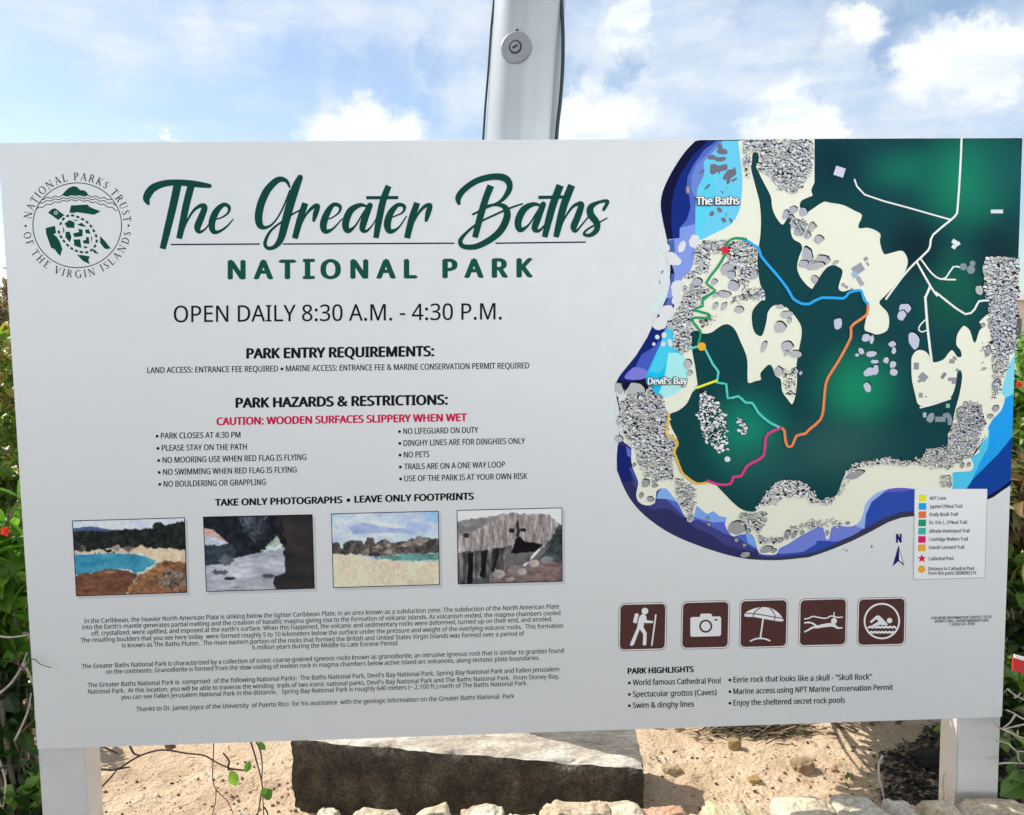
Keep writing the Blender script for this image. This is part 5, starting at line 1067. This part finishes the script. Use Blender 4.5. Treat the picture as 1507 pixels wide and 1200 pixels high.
# twigs, vines and litter seen under the board
def twig(name, lines, y, material, label, cat, leaves=(), group=None, r=.0022, n=6):
    first = at_y(*lines[0][0][:2], y); root = empty(name, (first.x, y, g), label, cat, group); q = MB()
    for ln in lines:
        pts = crom([tuple(at_y(a[0], a[1], y+(a[2] if len(a) > 2 else 0))) for a in ln], 5); m_ = len(pts)
        q.tube(pts, [r*(1.15-.55*i/m_) for i in range(m_)], n)
    q.build('stem', material, root, True)
    for px, py, dx, dy, ln, wd, col in leaves:
        b = at_y(px, py, y-.004); d = (at_y(px+dx, py+dy, y-.02)-b); sc = d.length/math.hypot(dx, dy)
        l = MB(); leaf(l, b, d, Vector((.25,-1,.35)), ln*sc, wd*sc, col, .1, (.12,.75,1,.85,.1)); l.build('leaf', LEAFM, root)
    return root
LG = (.20,.38,.035); DG_ = (.07,.17,.025)
twig('branching_twig', [[(120,1132),(150,1132.5),(172,1132),(205,1113),(238,1104),(275,1109),(300,1112),(320,1123),(335,1130)], [(143,1164),(158,1150),(173,1132)], [(173,1132),(191,1129)], [(120,1090),(150,1099),(175,1110)], [(190,1095),(197,1109),(207,1112)], [(335,1130),(337,1120),(328,1108)], [(335,1131),(350,1133),(360,1134)]], .14, DARKTWIG, 'thin dark forked twig with green leaves arching over the sand by the left post', 'twig',
     [(340,1134,7,22,24,16,LG), (362,1136,5,-14,15,7,DG_)], r=.0030)
twig('dead_leaf_scrap', [[(244,1096),(250,1104)]], .16, DARKTWIG, 'curled brown dead leaf caught under the lower edge of the sign', 'leaf', [(242,1094,16,6,17,11,(.10,.055,.03))], r=.001)
twig('thin_vine', [[(315,1070),(314,1110),(313,1145),(318,1162),(335,1180),(344,1200)], [(318,1162),(317,1180),(311,1205)]], .12, DARKTWIG, 'thin forked vine hanging in front of the sand left of the block', 'vine', r=.0015)
twig('leafy_vine', [[(366,1082),(376,1115),(385,1150),(387,1175),(388,1205)], [(372,1082),(383,1105),(386,1130),(385,1150)], [(385,1165),(382,1185),(378,1205)], [(388,1188),(393,1195),(397,1210)]], .12, DARKTWIG, 'double stemmed vine with two small green leaves beside the block', 'vine', [(386,1172,13,-8,16,14,DG_), (381,1092,9,12,15,8,DG_)], r=.0022)
twig('pale_root', [[(1299,1112),(1293,1125),(1294,1148),(1299,1165),(1302,1182)]], .03, PALE, 'pale curved root lying on the sand at the edge of the shadow', 'root', r=.0028)
twig('pale_root', [[(1391,1137),(1388,1152),(1389,1172),(1382,1190),(1372,1204)]], .02, PALE, 'pale curved root standing against the right post', 'root', r=.0028)
twig('bleached_twig', [[(1560,1075),(1510,1060),(1492,1050),(1481,1045)], [(1494,1052),(1486,1064),(1474,1073)], [(1550,1062),(1510,1066),(1490,1070),(1474,1073),(1464,1063)], [(1474,1073),(1490,1080),(1505,1086),(1540,1092)], [(1497,1082),(1498,1075)]], -.02, PALE, 'bleached forked twig crossing the right post near the lower corner of the sign', 'twig', r=.0024)
twig('bleached_twig', [[(1466,1090),(1484,1095),(1498,1106),(1530,1104)], [(1498,1106),(1499,1118),(1505,1124)], [(1470,1124),(1490,1123),(1530,1126)]], -.01, PALE, 'lower bleached twig poking out beside the right post', 'twig', r=.0022)
twig('bleached_twig', [[(1482,1014),(1495,1024),(1510,1032),(1540,1050)], [(1497,1026),(1502,1020)]], .06, PALE, 'bleached twig beside the lower right edge of the sign, highest of three', 'twig', r=.0022)
twig('dry_twig', [[(-20,1040),(20,1005),(35,985),(48,970),(60,978),(75,983)], [(35,985),(20,975),(-10,972)]], -.02, DARKTWIG, 'dark dry twig poking over the lower left edge of the sign', 'twig', r=.0014)
twig('bent_stem', [[(-15,1030),(12,1010),(30,985),(40,960)], [(-10,935),(15,938),(45,934)], [(22,1090),(40,1050),(46,1020)], [(-5,1110),(8,1150),(4,1190)], [(34,975),(50,1010),(52,1060)]], .05, PALE, 'pale bent dry stem among the creeper at the left edge', 'stem', r=.0030)
def litter():
    q = MB(); rnd = random.Random(9)
    for i in range(420):
        px = rnd.gauss(1105, 42); py = 1063+abs(rnd.gauss(0, 9)) + rnd.random()*4
        p = at_z(px, py, g+.006); p.z = g+.006+rnd.random()*.03*max(0, 1-(py-1060)/22); a = rnd.uniform(-.8,.8); d = Vector((math.cos(a), math.sin(a)*.6, rnd.uniform(-.1,.5))).normalized()
        c = rnd.choice(((.10,.07,.045),(.22,.16,.10),(.36,.28,.19),(.05,.035,.025),(.14,.12,.06)))
        if rnd.random() < .55: q.tube([p, p+d*rnd.uniform(.02,.08)], rnd.uniform(.001,.003), 5, c)
        else: leaf(q, p, d, Vector((0,0,1))+rdir(rnd)*.6, .045, .018, c, .5)
    for i in range(190):
        px, py = rnd.uniform(146,1390), rnd.uniform(1068,1190); p = at_z(px, py, g+.008)
        a = rnd.uniform(0, 3.1); d = Vector((math.cos(a), math.sin(a), .05)); c = rnd.choice(((.10,.07,.045),(.3,.22,.14),(.18,.13,.08))); q.tube([p, p+d*rnd.uniform(.006,.03)], .0011, 4, c)
    for i in range(4200):  # dark leaves added to deepen the shadow around the right post
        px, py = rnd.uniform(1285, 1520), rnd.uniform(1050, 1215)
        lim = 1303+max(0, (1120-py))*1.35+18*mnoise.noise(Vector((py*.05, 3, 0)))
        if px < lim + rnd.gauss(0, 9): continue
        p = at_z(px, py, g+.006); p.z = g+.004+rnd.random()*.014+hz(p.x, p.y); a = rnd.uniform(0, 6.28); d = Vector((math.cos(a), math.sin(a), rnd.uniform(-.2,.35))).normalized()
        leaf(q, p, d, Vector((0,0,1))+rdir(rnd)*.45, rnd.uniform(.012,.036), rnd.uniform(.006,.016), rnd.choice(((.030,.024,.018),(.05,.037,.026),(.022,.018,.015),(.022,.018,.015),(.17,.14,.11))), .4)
    m_, nt, b = mat('litter_and_shade_leaf'); at = nt.nodes.new('ShaderNodeAttribute'); at.attribute_name = 'Col'; nt.links.new(at.outputs[0], b.inputs['Base Color']); b.inputs['Roughness'].default_value = .9
    tag(q.build('litter_and_shade_leaves', m_), 'dry twigs and leaf litter under the sign, dark leaves added to deepen the shade', 'litter', kind='stuff')
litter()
# weed sprig
shrub('weed_sprig', tuple(at_z(1251,1167,g)), [(*at_z(1251,1162,g+.012), .018,.014,.010)], 24, .018, [(.10,.16,.07,1)], 'tiny grey-green weed sprig on the sand near the shadow', 'weed', 51, stems=3, clump=6)
# red tag at the right edge
def red_tag():
    c = at_y(1506, 980, .2); root = empty('red_label', (c.x, .2, c.z-.03), 'red plastic label with white lettering lying in the shrub right of the sign', 'label')
    sc = (c-CAM).length/F_PX; rm = plain('red_plastic', (.55,.02,.02), .35); wm = plain('white_trim', (.8,.78,.75), .5)
    u = RT*sc; v = UP*sc; nrm = Vector((0,-1,0))
    def quad(mb, x0, y0, x1, y1, d0, d1, sk=-.28):
        f = [c+u*x+v*(-(y)+sk*x)-nrm*-d for d in (d0, d1) for x, y in ((x0,y0),(x1,y0),(x1,y1),(x0,y1))]
        mb.add(f, [(0,1,2,3),(7,6,5,4),(0,4,5,1),(1,5,6,2),(2,6,7,3),(3,7,4,0)])
    q = MB(); quad(q, -14, -7, 34, 9, 0, .006); q.build('plate', rm, root)
    q = MB(); quad(q, -12, -11, 34, -7, 0, .008); q.build('trim', wm, root)
    q = MB()
    for x0, y0, x1, y1 in ((0,-5,2,4),(6,-5,8,4),(2,2.2,6,4)): quad(q, x0, y0, x1, y1, .0062, .0072)
    q.build('lettering', wm, root)
red_tag()
